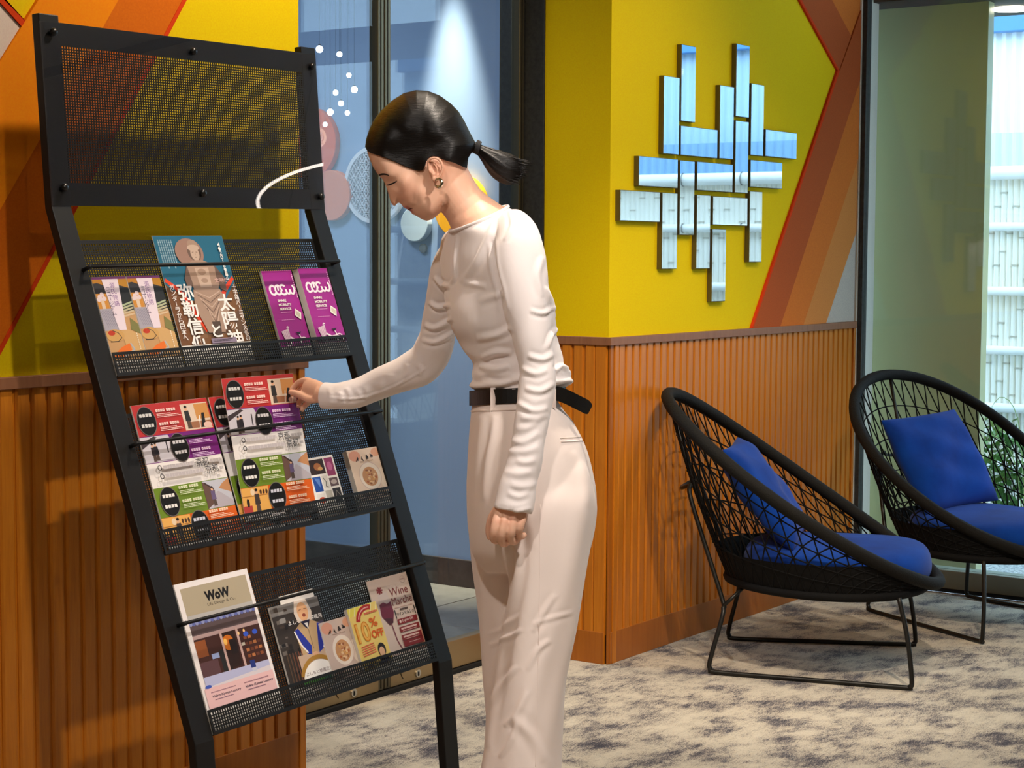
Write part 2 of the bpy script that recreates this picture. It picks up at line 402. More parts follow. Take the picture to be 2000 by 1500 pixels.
struct(plank('trim_4', (XR_BEG - 0.009, 2.8770, 0.9765), (6.440, YW + 0.004, 1.001), 'wood_rail'))
struct(plank('trim_5', (XR_BEG - 0.009, 2.8970, 0.9765), (XR_BEG + 0.006, 3.131, 1.001), 'wood_rail'))
struct(plank('baseboard_left', (-4.5, 2.8830, 0.0), (3.256, YW + 0.004, 0.0985), 'wood_base'))
struct(plank('baseboard_right', (XR_BEG + 0.012, 2.8830, 0.0), (6.440, YW + 0.004, 0.0985), 'wood_base'))
struct(plank('baseboard_return', (XR_BEG - 0.006, 2.8985, 0.0), (XR_BEG + 0.006, 3.131, 0.0985), 'wood_base'))

# ---------------------------------------------------------------- hall behind the glass door
XH = 5.459
hall_floor = struct(MB().box((1.2, 3.235, -0.06), (XH, 8.0, -0.006)).build('floor_hall', 'grout'))
ty = 3.30
tile_me = None
for i in range(5):
    for j in range(4):
        x0 = XH - 0.602 * (j + 1); y0 = 3.262 + 0.602 * i
        if tile_me is None:
            o = MB().box((0, 0, -0.012), (0.597, 0.597, 0.0)).build('tile', 'floor_tile', None, bevel=0.0015); tile_me = o.data
        else:
            o = bpy.data.objects.new('tile', tile_me); COL.objects.link(o)
        o.location = (x0, y0, 0); o.parent = hall_floor
wall_hall = struct(MB().box((XH, 3.30, 0.0), (XH + 0.1, 8.0, CEIL)).build('wall_hall', 'hall_wall'))
struct(MB().box((XH - 0.012, 3.30, 0.0), (XH, 8.0, 0.104)).build('baseboard_hall', 'hall_base', bevel=0.002))
struct(MB().box((1.2, 8.0, 0.0), (XH + 0.1, 8.1, CEIL)).build('wall_hall_far', 'hall_wall'))
struct(MB().box((1.1, 3.2, 0.0), (1.2, 8.1, CEIL)).build('wall_hall_side', 'hall_wall'))
struct(MB().box((1.2, 3.30, CEIL), (XH + 0.1, 8.0, CEIL + 0.08)).build('ceiling_hall', 'ceiling_paint'))
struct(MB().box((4.80, 3.135, 0.0), (XH, 3.30, CEIL)).build('wall_hall_near', 'hall_wall'))

# ---------------------------------------------------------------- glass door leaves
def door(name, x0, x1, lock_px, arc_px):
    d = empty(name, ((x0 + x1) / 2, YDOOR, 0)); struct(d)
    y0, y1 = YDOOR - 0.016, YDOOR + 0.016
    MB().box((x0 + 0.02, YDOOR - 0.005, 0.09), (x1 - 0.02, YDOOR + 0.005, 2.51)).build('glass_pane', 'door_glass', d)
    for a in (x0, x1 - 0.026):
        st = MB().box((a, y0, 0.014), (a + 0.026, y1, 2.51)).build('stile', 'bronze', d, bevel=0.002)
        MB().box((a + 0.010, y0 - 0.0012, 0.02), (a + 0.014, y0 + 0.001, 2.5)).build('groove', 'bronze_dark', st)
    r = MB().box((x0 + 0.026, y0 - 0.002, 0.014), (x1 - 0.026, y1 + 0.002, 0.098)).build('bottom_rail', 'rail_metal', d, bevel=0.002)
    p = on_plane(*lock_px, 1, y0 - 0.004)
    lk = MB().prism([(p[0] + 0.0115 * math.cos(a * math.pi / 12), p[2] + 0.0115 * math.sin(a * math.pi / 12)) for a in range(24)], 1, y0 - 0.006, y0 - 0.001).build('lock', 'steel', d)
    MB().box((p[0] - 0.0022, y0 - 0.0075, p[2] - 0.007), (p[0] + 0.0022, y0 - 0.005, p[2] + 0.005)).build('keyhole', 'black_gap', lk)
    q = on_plane(*arc_px, 1, y0 - 0.003)
    pts = [(q[0] + 0.03 * math.cos(a) + 0.012, y0 - 0.0028, 0.058 + 0.034 * math.sin(a)) for a in np.linspace(2.2, 4.1, 12)]
    MB().tube(pts, 0.0012, 5).build('lock_cover_seam', 'bronze_dark', d)
    return d
door('door_1', 2.92, 3.974, (691, 1353), (664, 1366))
door('door_2', 3.978, 4.662, (816.6, 1315), (790, 1326))
struct(MB().box((2.9, YDOOR - 0.03, 0.0), (4.665, YDOOR + 0.03, 0.012)).build('trim_6', 'black_gap'))

# ---------------------------------------------------------------- window wall
window_1 = empty('window_1', (XWIN + 0.03, -1.0, 0)); struct(window_1)
MB().box((XWIN + 0.028, 0.62, 0.082), (XWIN + 0.038, 2.866, 2.70)).build('glass_pane', 'window_glass', window_1)
MB().box((XWIN - 0.002, -5.0, 0.0), (XWIN + 0.09, 2.88, 0.082)).build('window_sill', 'sill', window_1, bevel=0.003)
MB().box((XWIN - 0.008, -5.0, 0.0), (XWIN - 0.002, 2.88, 0.014)).build('floor_gap', 'black_gap', window_1)
MB().box((XWIN + 0.012, 2.866, 0.0), (XWIN + 0.055, 2.884, 2.75)).build('window_frame', 'dark_stone', window_1, bevel=0.002)
MB().box((XWIN, -5.0, 2.70), (XWIN + 0.06, 2.88, 2.75)).build('window_frame', 'dark_stone', window_1, bevel=0.002)
for yy in (0.62,):
    MB().box((XWIN + 0.01, yy - 0.02, 0.08), (XWIN + 0.06, yy + 0.02, 2.70)).build('window_frame', 'dark_stone', window_1, bevel=0.002)
struct(MB().box((XWIN + 0.005, -5.0, 0.0), (XWIN + 0.16, 0.62, CEIL)).build('wall_window', 'plaster'))
MB().box((XWIN, 2.884, 0.0), (XWIN + 0.16, 3.13, CEIL)).build('wall_end', 'plaster', wall_right)

# ---------------------------------------------------------------- outside
ground = struct(MB().box((6.54, -6.0, -0.08), (9.2, 7.0, 0.0)).build('ground', 'gravel'))
XF = 8.5
col = tag(MB().box((6.75, 2.503, 0.0), (6.81, 3.6, 2.9)).build('outdoor_pillar', 'green_glass', bevel=0.003), 'tall pale green pillar outside the window behind the far lounge chair', 'pillar')
can = empty('canopy', (6.9, 1.0, 2.22)); tag(can, 'dark soffit canopy over the window with a recessed lamp', 'canopy')
MB().box((6.55, -6.0, 2.215), (7.20, 7.0, 2.29)).build('soffit', 'soffit', can)
for q in ((1976, 17), (1900, 22)):
    r = px_ray(*q); p = EYE + r * ((2.213 - EYE[2]) / r[2])
    c = MB().prism([(p[0] + 0.075 * math.cos(a * math.pi / 14), p[1] + 0.075 * math.sin(a * math.pi / 14)) for a in range(28)], 2, 2.208, 2.2145).build('recessed_lamp', 'lamp_glow', can)
fence = empty('bamboo_fence', (XF, 2.0, 0)); tag(fence, 'pale split bamboo fence with round cross poles outside the window', 'fence')
culm_me = []
for k in range(5):
    m = MB(); prof = [(-0.006, -0.0148), (-0.012, -0.008), (-0.0135, 0.0), (-0.012, 0.008), (-0.006, 0.0148), (0.003, 0.0148), (0.003, -0.0148)]
    m.prism(prof, 2, 0.02, 1.62)
    o = m.build('bamboo_culm', 'bamboo'); o.data.materials.append(MATS['bamboo_node'])
    me = o.data; bm = bmesh.new(); bm.from_mesh(me)
    for zz in [0.12 + 0.31 * i + 0.065 * k + 0.03 * (i % 2) for i in range(5)]:
        r = bmesh.ops.create_cube(bm, size=1.0); bmesh.ops.scale(bm, vec=(0.019, 0.0305, 0.007), verts=r['verts']); bmesh.ops.translate(bm, vec=(-0.0055, 0, zz), verts=r['verts'])
        for f in {f for v in r['verts'] for f in v.link_faces}: f.material_index = 1
    bm.to_mesh(me); bm.free(); culm_me.append(me); bpy.data.objects.remove(o)
yy = -0.3
k = 0
while yy < 4.3:
    o = bpy.data.objects.new('bamboo_culm', culm_me[(k * 3 + k // 7) % 5]); COL.objects.link(o); o.parent = fence; o.location = (0, yy - 2.0, 0); yy += 0.0302; k += 1
for zz, rr in ((1.648, 0.032), (1.392, 0.021), (1.086, 0.021), (0.803, 0.021), (0.528, 0.022), (0.25, 0.021)):
    MB().tube([(XF - 0.03, -0.4, zz), (XF - 0.03, 4.4, zz)], rr, 12).build('cross_pole', 'bamboo_pole', fence, smooth=True)
    for ty_ in (0.35, 0.95, 1.3, 1.85, 2.9, 3.7):
        pts = [(XF - 0.03 + (rr + 0.002) * math.cos(a), ty_ + 0.012 * math.sin(a * 0.5), zz + (rr + 0.002) * math.sin(a)) for a in np.linspace(0, 2 * math.pi, 12)]
        MB().tube(pts, 0.003, 5).build('tie_cord', 'tie', fence)
def corrugated(name, y0, y1, z0, z1, x, mat, label):
    n = int((y1 - y0) / 0.0125); front = []; back = []
    for i in range(n + 1):
        yq = y0 + (y1 - y0) * i / n; xx = x + 0.007 * math.cos(2 * math.pi * yq / 0.05)
        front.append((xx, yq)); back.append((xx + 0.004, yq))
    m = MB(); m.prism(front + back[::-1], 2, z0, z1)
    o = m.build(name, mat); return tag(o, label, 'metal wall', 'corrugated walls behind the fence')
corrugated('corrugated_wall', -0.4, 2.25, 1.60, 1.842, XF + 0.05, 'sheet_blue_low_shaded', 'low dark blue corrugated sheet just above the fence, seen in the wall mirrors')
corrugated('corrugated_wall', -0.4, 2.25, 1.60, 2.62, XF + 0.16, 'sheet_blue_shaded', 'tall blue corrugated wall behind the fence, seen in the wall mirrors')
corrugated('corrugated_wall', 2.28, 4.4, 1.60, 1.842, XF + 0.05, 'sheet_blue_low_lit', 'low blue corrugated sheet above the fence beside the pillar, daylight painted in paler')  # same blue wall as in the mirrors, its daylight glare painted as paler colour
corrugated('corrugated_wall', 2.28, 4.4, 1.60, 2.33, XF + 0.16, 'sheet_blue_lit', 'tall corrugated wall above the fence beside the pillar, daylight glare painted in white')
tag(MB().box((XF + 0.10, -0.4, 2.33), (XF + 0.22, 4.4, 2.44)).build('eave_beam', 'beam_blue', bevel=0.004), 'blue beam along the top of the corrugated wall', 'beam')
def shrub(x, y, h, w, n, label, mats):
    o = empty('garden_shrub', (x, y, 0.0)); tag(o, label, 'shrub', 'low shrubs along the fence')
    rnd = random.Random(int(x * 1000 + y * 77)); m = MB()
    for i in range(n):
        a = rnd.uniform(0, 6.283); r = w * math.sqrt(rnd.random()); b = np.array([x + r * math.cos(a), y + r * math.sin(a), rnd.uniform(0.02, h)])
        d = np.array([rnd.gauss(0, 1), rnd.gauss(0, 1), rnd.uniform(0.1, 1.0)]); d /= np.linalg.norm(d); l = rnd.uniform(0.03, 0.07)
        s = np.cross(d, [0.3, 0.5, 0.8]); s /= np.linalg.norm(s); s *= l * 0.28
        m.add([b, b + d * l * 0.5 + s, b + d * l, b + d * l * 0.5 - s], [(0, 1, 2, 3)])
    f = m.build('foliage', mats, o, fix=False); f['kind'] = 'stuff'
    st = MB()
    for i in range(7):
        a = rnd.uniform(0, 6.283); st.tube([(x, y, 0.0), (x + w * 0.4 * math.cos(a), y + w * 0.4 * math.sin(a), h * 0.6), (x + w * 0.7 * math.cos(a), y + w * 0.7 * math.sin(a), h * 0.95)], 0.003, 5)
    st.build('stem', 'soil', o)
shrub(7.80, 2.70, 0.46, 0.16, 500, 'dark green leafy shrub in the garden seen through the far chair netting', 'leaf')
shrub(8.05, 3.02, 0.50, 0.18, 460, 'pale green bushy shrub close to the bamboo fence', 'leaf_pale')
shrub(8.18, 2.42, 0.52, 0.13, 420, 'green leafy shrub at the right edge of the window view', 'leaf')
gr = empty('garden_grass', (7.45, 2.55, 0.0)); tag(gr, 'thin arching grass blades rising before the bamboo fence', 'grass')
for i, (ex, ey, ez) in enumerate([(0.05, -0.22, 0.62), (0.0, 0.12, 0.66), (0.1, -0.10, 0.80), (-0.1, -0.3, 0.45), (0.02, 0.2, 0.5)]):
    p = spline([(7.45, 2.55, 0.0), (7.45 + ex * 0.3, 2.55 + ey * 0.3, ez * 0.8), (7.45 + ex, 2.55 + ey, ez), (7.45 + ex * 1.4, 2.55 + ey * 1.7, ez * 0.8)], 14)
    MB().tube(p, [0.003 * (1 - 0.06 * q) for q in range(14)], 4).build('grass_blade', 'leaf_pale', gr)

# ---------------------------------------------------------------- ceiling downlights
for i, (x, y, ax, ay, az, w, cone, bl, colr, soft, where) in enumerate(SPOTS):
    d = empty('downlight', (x, y, CEIL)); tag(d, 'round recessed ceiling downlight ' + where, 'downlight', 'ceiling downlights above the frame')
    ring = []
    m = MB()
    for k in range(24):
        a = 2 * math.pi * k / 24; c, s = math.cos(a), math.sin(a)
        ring.append([(x + r_ * c, y + r_ * s, CEIL + z_) for r_, z_ in ((0.045, -0.0005), (0.048, -0.006), (0.06, -0.006), (0.062, -0.0005))])
    n = len(ring)
    vs = [p for r_ in ring for p in r_]; fs = [(k * 4 + j, k * 4 + j + 1, ((k + 1) % n) * 4 + j + 1, ((k + 1) % n) * 4 + j) for k in range(n) for j in range(3)]
    m.add(vs, fs).build('trim_ring', 'white_metal', d)
    MB().prism([(x + 0.045 * math.cos(k * math.pi / 12), y + 0.045 * math.sin(k * math.pi / 12)) for k in range(24)], 2, CEIL - 0.003, CEIL - 0.0006).build('lens', 'lamp_glow', d)
    ld = bpy.data.lights.new('downlight_beam', 'SPOT'); ld.energy = w; ld.color = colr; ld.spot_size = math.radians(cone); ld.spot_blend = bl; ld.shadow_soft_size = soft
    lo = bpy.data.objects.new('downlight_beam', ld); COL.objects.link(lo); lo.parent = d; lo.location = (0, 0, -0.02)
    dv = Vector((ax - x, ay - y, az - CEIL)); lo.rotation_euler = dv.to_track_quat('-Z', 'Y').to_euler()

# ================================================================ BROCHURE RACK
TH, RO = 0.0199, 0.0141
RD = np.array([math.cos(TH) * math.cos(RO), math.sin(TH) * math.cos(RO), math.sin(RO)])      # across the rack
RN = np.array([-math.sin(TH), math.cos(TH), 0.0])                                            # to the back
RU = np.cross(RD, RN)
R_Y1, R_Z1, R_YT, R_ZT, R_Y2, R_Z2, RW = 2.7307, 1.3368, 2.754, 1.6941, 2.3792, 0.3357, 0.82
RP0 = np.array([2.4467, 0, 0]) + RN * R_Y1 + RU * R_Z1            # upper bend of the left post, front edge
RS = RN * (R_Y2 - R_Y1) + RU * (R_Z2 - R_Z1); RLEN = float(np.linalg.norm(RS)); RS /= RLEN   # down the slope
RNN = np.cross(RS, RD); RNN = -RNN if RNN[1] > 0 else RNN                                    # out of the slope, to the reader
RH = RN * (R_YT - R_Y1) + RU * (R_ZT - R_Z1); RHLEN = float(np.linalg.norm(RH)); RH /= RHLEN # up the header
RHN = np.cross(RD, RH); RHN = -RHN if RHN[1] > 0 else RHN
def rk(x, s, off=0.0): return RP0 + RD * x + RS * s + RNN * off
rack_root_p = np.array([RP0[0] + 0.4, 2.55, 0.0])
rack = empty('brochure_rack', rack_root_p); tag(rack, 'black perforated steel brochure rack leaning back on two bent posts', 'brochure rack')
PW, PD = 0.050, 0.020
def post(x0):
    m = MB(); rings = []
    low = RS * 0.36 ; lowd = (-RU * math.cos(math.radians(4.5)) - RN * math.sin(math.radians(4.5)))
    b2 = lambda x, back: RP0 + RD * x + RS * RLEN + RN * back
    ends = []
    n_low = np.cross(RD, lowd); n_low = -n_low if n_low[1] > 0 else n_low
    def quad(p, nrm): return [p + RD * x0, p + RD * (x0 + PW), p + RD * (x0 + PW) - nrm * PD, p + RD * x0 - nrm * PD]
    top = RP0 + RH * (RHLEN + 0.012); bis1 = (RHN + RNN); bis1 /= np.linalg.norm(bis1); bis2 = (RNN + n_low); bis2 /= np.linalg.norm(bis2)
    B2 = RP0 + RS * RLEN
    zb = (B2 + RD * x0)[2]; bot = B2 + lowd * ((zb - 0.006) / abs(lowd[2]))
    rings = [quad(top, RHN), quad(RP0, bis1), quad(B2, bis2), quad(bot, n_low)]
    p = m.loft(rings).build('post', 'rack_black', rack, bevel=0.002)
    q = bot + RD * (x0 + PW / 2)
    f = MB().box((q[0] - 0.027, q[1] - 0.02, 0.0), (q[0] + 0.027, q[1] + 0.40, 0.012)).build('foot', 'rack_black', rack, bevel=0.003)
post(0.0); post(RW - PW)
def perforated(name, o, ax, ay, az, w, h, px_=0.0066, py_=0.0052, bar=0.0030, margin=0.008, parent=rack):
    """steel sheet with square holes: solid margin and crossing bars; o is a corner, ax across, ay up, az the normal"""
    m = MB(); t = 0.0012
    x0, x1, y0, y1 = margin, w - margin, margin, h - margin
    for lo, hi in (((0, 0, 0), (w, y0, t)), ((0, y1, 0), (w, h, t)), ((0, y0, 0), (x0, y1, t)), ((x1, y0, 0), (w, y1, t))): m.obox(o, ax, ay, az, lo, hi)
    n = max(2, int((x1 - x0) / px_)); dx = (x1 - x0) / n
    for i in range(1, n): c = x0 + i * dx; m.obox(o, ax, ay, az, (c - bar / 2, y0, 0), (c + bar / 2, y1, t))
    k = max(2, int((y1 - y0) / py_)); dy = (y1 - y0) / k
    for i in range(1, k): c = y0 + i * dy; m.obox(o, ax, ay, az, (x0, c - bar * 0.42, 0.0001), (x1, c + bar * 0.42, t - 0.0001))
    return m.build(name, 'rack_black', parent, fix=False)
# header: perforated plate with a clear acrylic cover held by six bolts
hd = RP0 + RH * 0.002 - RHN * 0.0005
perforated('header_plate', hd - RHN * 0.001, RD, RH, RHN, RW, RHLEN - 0.004, margin=0.045)
MB().obox(hd + RHN * 0.0016, RD, RH, RHN, (0.0, 0.0, 0.0), (RW, RHLEN - 0.006, 0.003)).build('acrylic_cover', 'acrylic', rack)
for bx, bh in ((0.028, 0.333), (0.412, 0.327), (0.797, 0.324), (0.801, 0.029), (0.413, 0.031), (0.029, 0.035)):
    c = hd + RD * bx + RH * bh + RHN * 0.0046; m = MB()
    rings = []
    for r_, z_ in ((0.0075, 0.0), (0.0082, 0.003), (0.0078, 0.006), (0.0058, 0.0085), (0.002, 0.0095)):
        rings.append([c + RHN * z_ + r_ * (math.cos(k * math.pi / 7) * RD + math.sin(k * math.pi / 7) * RH) for k in range(14)])
    m.loft(rings).build('bolt', 'bolt_black', rack, smooth=True)
TRAYS = (0.345, 0.700, 1.053)
for s_end in TRAYS:
    sh = empty('shelf', (0, 0, 0)); sh.parent = rack; sh.location = rk(RW / 2, s_end) - rack_root_p
    s_top = s_end - 0.283
    perforated('back_panel', rk(PW, s_end, -PD), RD, -RS, RNN, RW - 2 * PW, s_end - s_top, parent=sh)
    perforated('front_lip', rk(PW, s_end, 0.002), RD, -RS, RNN, RW - 2 * PW, 0.047, parent=sh, margin=0.006)
    m = MB().obox(rk(PW, s_end, -PD), RD, RS, RNN, (0, 0.0, 0), (RW - 2 * PW, 0.0015, PD + 0.003)).build('tray_floor', 'rack_black', sh)
    s_rod = s_end - 0.2155
    m = MB().tube([rk(0.036, s_rod, 0.021), rk(RW - 0.030, s_rod, 0.021)], 0.0036, 8)
    for xe in (0.036, RW - 0.030): m.tube([rk(xe, s_rod, 0.0), rk(xe, s_rod, 0.0235)], 0.0042, 8)
    m.build('retaining_rod', 'rack_black', sh, smooth=True)

# ================================================================ PRINTED MATTER
_txt_cache = {}
def text_mesh(body, offset=0.0, space=1.0):
    key = (body, offset, space)
    if key in _txt_cache: return _txt_cache[key]
    cu = bpy.data.curves.new('t', 'FONT'); cu.body = body; cu.size = 1.0; cu.offset = offset; cu.fill_mode = 'FRONT'; cu.resolution_u = 3; cu.align_x = 'LEFT'; cu.space_character = space
    ob = bpy.data.objects.new('t', cu); COL.objects.link(ob)
    dg = bpy.context.evaluated_depsgraph_get(); me = ob.evaluated_get(dg).to_mesh()
    vs = np.array([(v.co.x, v.co.y) for v in me.vertices]) if len(me.vertices) else np.zeros((0, 2)); fs = [tuple(p.vertices) for p in me.polygons]
    ob.evaluated_get(dg).to_mesh_clear(); bpy.data.objects.remove(ob); bpy.data.curves.remove(cu)
    _txt_cache[key] = (vs, fs); return vs, fs
class Sheet:
    """flat print on a sheet: local x to the right, y up, in metres"""
    def __init__(s, w, h): s.w = w; s.h = h; s.v = []; s.f = []; s.c = []; s.layer = 0
    def poly(s, pts, col):
        s.layer += 1; z = 0.00002 * s.layer; o = len(s.v)
        s.v += [(min(max(x, 0.0002), s.w - 0.0002), min(max(y, 0.0002), s.h - 0.0002), z) for x, y in pts]
        a = sum(pts[i][0] * pts[(i + 1) % len(pts)][1] - pts[(i + 1) % len(pts)][0] * pts[i][1] for i in range(len(pts)))
        idx = list(range(o, o + len(pts))); s.f.append(tuple(idx if a > 0 else idx[::-1])); s.c.append(lin(col)); return s
    def rect(s, x0, y0, x1, y1, col): return s.poly([(x0, y0), (x1, y0), (x1, y1), (x0, y1)], col)
    def ell(s, cx, cy, rx, ry, col, n=24, a0=0.0, a1=6.28318):
        return s.poly([(cx + rx * math.cos(a0 + (a1 - a0) * k / n), cy + ry * math.sin(a0 + (a1 - a0) * k / n)) for k in range(n)], col)
    def line(s, pts, w, col):
        for (x0, y0), (x1, y1) in zip(pts[:-1], pts[1:]):
            d = math.hypot(x1 - x0, y1 - y0) or 1e-9; nx, ny = -(y1 - y0) / d * w / 2, (x1 - x0) / d * w / 2
            s.poly([(x0 + nx, y0 + ny), (x0 - nx, y0 - ny), (x1 - nx, y1 - ny), (x1 + nx, y1 + ny)], col)
        return s
    def arc(s, cx, cy, r0, r1, a0, a1, col, n=14):
        out = [(cx + r1 * math.cos(a0 + (a1 - a0) * k / n), cy + r1 * math.sin(a0 + (a1 - a0) * k / n)) for k in range(n + 1)]
        inn = [(cx + r0 * math.cos(a0 + (a1 - a0) * k / n), cy + r0 * math.sin(a0 + (a1 - a0) * k / n)) for k in range(n + 1)]
        for k in range(n): s.poly([inn[k], out[k], out[k + 1], inn[k + 1]], col)
        return s
    def bars(s, x, y, widths, h, gap, col):
        for i, w in enumerate(widths):
            yy = y - i * (h + gap); q = x; r = random.Random(int(x * 1e5) + i)
            while q < x + w - 0.001:
                d = min(r.uniform(0.004, 0.011), x + w - q); s.rect(q, yy, q + d * 0.93, yy + h, col); q += d
        return s
    def text(s, body, x, y, size, col, bold=0.0, w=None, rot=0.0, skew=0.0, space=1.0):
        vs, fs = text_mesh(body, bold, space)
        if len(vs) == 0: return s
        lo = vs.min(0); hi = vs.max(0); sc = size / max(hi[1] - lo[1], 1e-6); sx = sc if w is None else w / max(hi[0] - lo[0], 1e-6)
        q = (vs - lo) * np.array([sx, sc]); q[:, 0] += q[:, 1] * skew
        c_, s_ = math.cos(rot), math.sin(rot); q = np.stack([q[:, 0] * c_ - q[:, 1] * s_, q[:, 0] * s_ + q[:, 1] * c_], 1) + np.array([x, y])
        q[:, 0] = np.clip(q[:, 0], 0.0002, s.w - 0.0002); q[:, 1] = np.clip(q[:, 1], 0.0002, s.h - 0.0002)
        s.layer += 1; o = len(s.v); s.v += [(a, b, 0.00002 * s.layer) for a, b in q]
        for f in fs: s.f.append(tuple(i + o for i in f)); s.c.append(lin(col))
        return s
    def vtext(s, body, x, y, size, col, bold=0.0, step=1.08, wr=1.0):
        for i, ch in enumerate(body):
            ccw = ch in 'ー-~'
            yy = y - (i + 1) * size * step
            if ccw: s.rect(x + size * 0.44, yy + size * 0.08, x + size * 0.56, yy + size * 0.92, col)
            else: s.text(ch, x + size * (1 - wr) / 2, yy, size, col, bold, w=size * wr)
        return s
    def build(s, parent, place, lift=0.0):
        if lift: s.v = [(x, y * (1 - lift) + lift * s.h, z) for x, y, z in s.v]
        me = bpy.data.meshes.new('printed_cover'); o3 = origin_of(parent)
        me.from_pydata([tuple(place(x, y, z) - o3) for x, y, z in s.v], [], s.f); me.update()
        at = me.color_attributes.new('ink', 'FLOAT_COLOR', 'CORNER'); arr = np.zeros((len(me.loops), 4), np.float32); k = 0
        for f, c in zip(s.f, s.c):
            arr[k:k + len(f)] = c; k += len(f)
        at.data.foreach_set('color', arr.ravel()); me.materials.append(MATS['print'])
        o = bpy.data.objects.new('printed_cover', me); COL.objects.link(o); o.parent = parent; return o
def leaflet(name, sheet, x, s_bot, label, cat, thick=0.002, off=-0.0172, group=None, tilt=0.0, edge='paper', lean=0.0, place=None, lift=0.16):
    """a sheet or booklet standing in a tray with its lower left corner at rack position (x, s_bot)"""
    w, h = sheet.w, sheet.h; ct, st_ = math.cos(tilt), math.sin(tilt)
    def pl(a, b, c):
        p = rk(x, s_bot, off) + RD * (a * ct - b * st_) - RS * (a * st_ + b * ct) + RNN * (c + lean * b); return p
    pl = place or pl
    m = MB(); nx, ny = (1, 1) if place is None else (8, 10); fr = {}
    vs = []; fs = []
    for zz in (0.0, thick):
        for j in range(ny + 1):
            for i in range(nx + 1): vs.append(pl(w * i / nx, h * j / ny, zz))
    N1 = (nx + 1) * (ny + 1)
    for j in range(ny):
        for i in range(nx):
            a = j * (nx + 1) + i; fs.append((a, a + nx + 1, a + nx + 2, a + 1)); fs.append((a + N1, a + N1 + 1, a + N1 + nx + 2, a + N1 + nx + 1))
    rim = [i for i in range(nx + 1)] + [j * (nx + 1) + nx for j in range(1, ny + 1)] + [ny * (nx + 1) + i for i in range(nx - 1, -1, -1)] + [j * (nx + 1) for j in range(ny - 1, 0, -1)]
    for a, b in zip(rim, rim[1:] + rim[:1]): fs.append((a, b, b + N1, a + N1))
    o = m.add(vs, fs).build(name, edge, None, off=pl(w / 2, 0, thick / 2))
    tag(o, label, cat, group)
    sheet.build(o, lambda a, b, c: pl(a, b, thick + 0.0001 + c), lift)
    return o

# ---- designs
WHITE = (244, 240, 236); INK = (26, 22, 22)
def d_genji():
    s = Sheet(0.092, 0.205); w, h = s.w, s.h
    s.rect(0, 0, w, h, (196, 152, 104)).rect(0, h * 0.97, w, h, (122, 60, 120))
    s.rect(0, h * 0.80, w, h * 0.97, (58, 56, 60)).poly([(0, h * .97), (w * .35, h * .97), (w * .3, h * .90), (w * .12, h * .93), (0, h * .92)], (190, 128, 46)).poly([(w * .6, h * .97), (w, h * .97), (w, h * .86), (w * .7, h * .9)], (184, 130, 44))
    s.rect(w * .6, h * .58, w, h * .86, (44, 46, 48)).rect(0, h * .62, w * .3, h * .80, (206, 140, 58))
    for a, b in ((.10, .76), (.18, .79), (.15, .73), (.06, .73), (.22, .74)): s.ell(w * a, h * b, w * .06, h * .028, (226, 206, 208), 10)
    s.rect(w * .10, h * .60, w * .20, h * .72, (222, 196, 170))
    s.poly([(0, h * .36), (w * .5, h * .36), (w * .4, h * .62), (0, h * .62)], (170, 164, 176))
    for k in range(9): s.line([(0.002 + k * .004, h * .60), (0.012 + k * .005, h * .40)], .0008, (120, 114, 134))
    for k in range(5): s.poly([(w * .55, h * (.50 + .03 * k)), (w * .98, h * (.54 + .035 * k)), (w * .98, h * (.56 + .035 * k)), (w * .6, h * (.53 + .03 * k))], (214 - 10 * k, 186, 150))
    s.poly([(w * .8, h * .50), (w, h * .42), (w, h * .30), (w * .75, h * .36)], (128, 124, 74)).poly([(w * .45, h * .40), (w, h * .30), (w, 0), (w * .5, 0)], (208, 166, 110))
    s.ell(w * .25, h * .30, w * .26, h * .075, (206, 160, 96)).ell(w * .16, h * .33, w * .10, h * .03, (190, 62, 40)).line([(w * .2, h * .36), (w * .35, h * .33), (w * .42, h * .27), (w * .3, h * .23), (w * .08, h * .23)], .0016, (52, 48, 52))
    s.poly([(w * .02, h * .06), (w * .35, h * .16), (w * .60, h * .20), (w * .62, h * .12), (w * .25, h * .03)], (232, 116, 44)).line([(w * .3, h * .03), (w * .7, h * .12), (w * .62, h * .2)], .004, (176, 178, 182))
    s.poly([(w * .27, h * .97), (w * .74, h * .97), (w * .62, h * .36), (w * .40, h * .36)], (232, 216, 226))
    s.vtext('源氏物語', w * .46, h * .935, w * .145, (128, 80, 150), 0.0, 1.12).vtext('ミュージアム', w * .33, h * .88, w * .115, (96, 76, 108), 0.0, 1.10)
    s.bars(w * .84, h * .26, [0.0] , .001, .001, WHITE)
    for k in range(8): s.rect(w * .86, h * (.30 - .026 * k), w * .885, h * (.318 - .026 * k), (240, 226, 200))
    return s
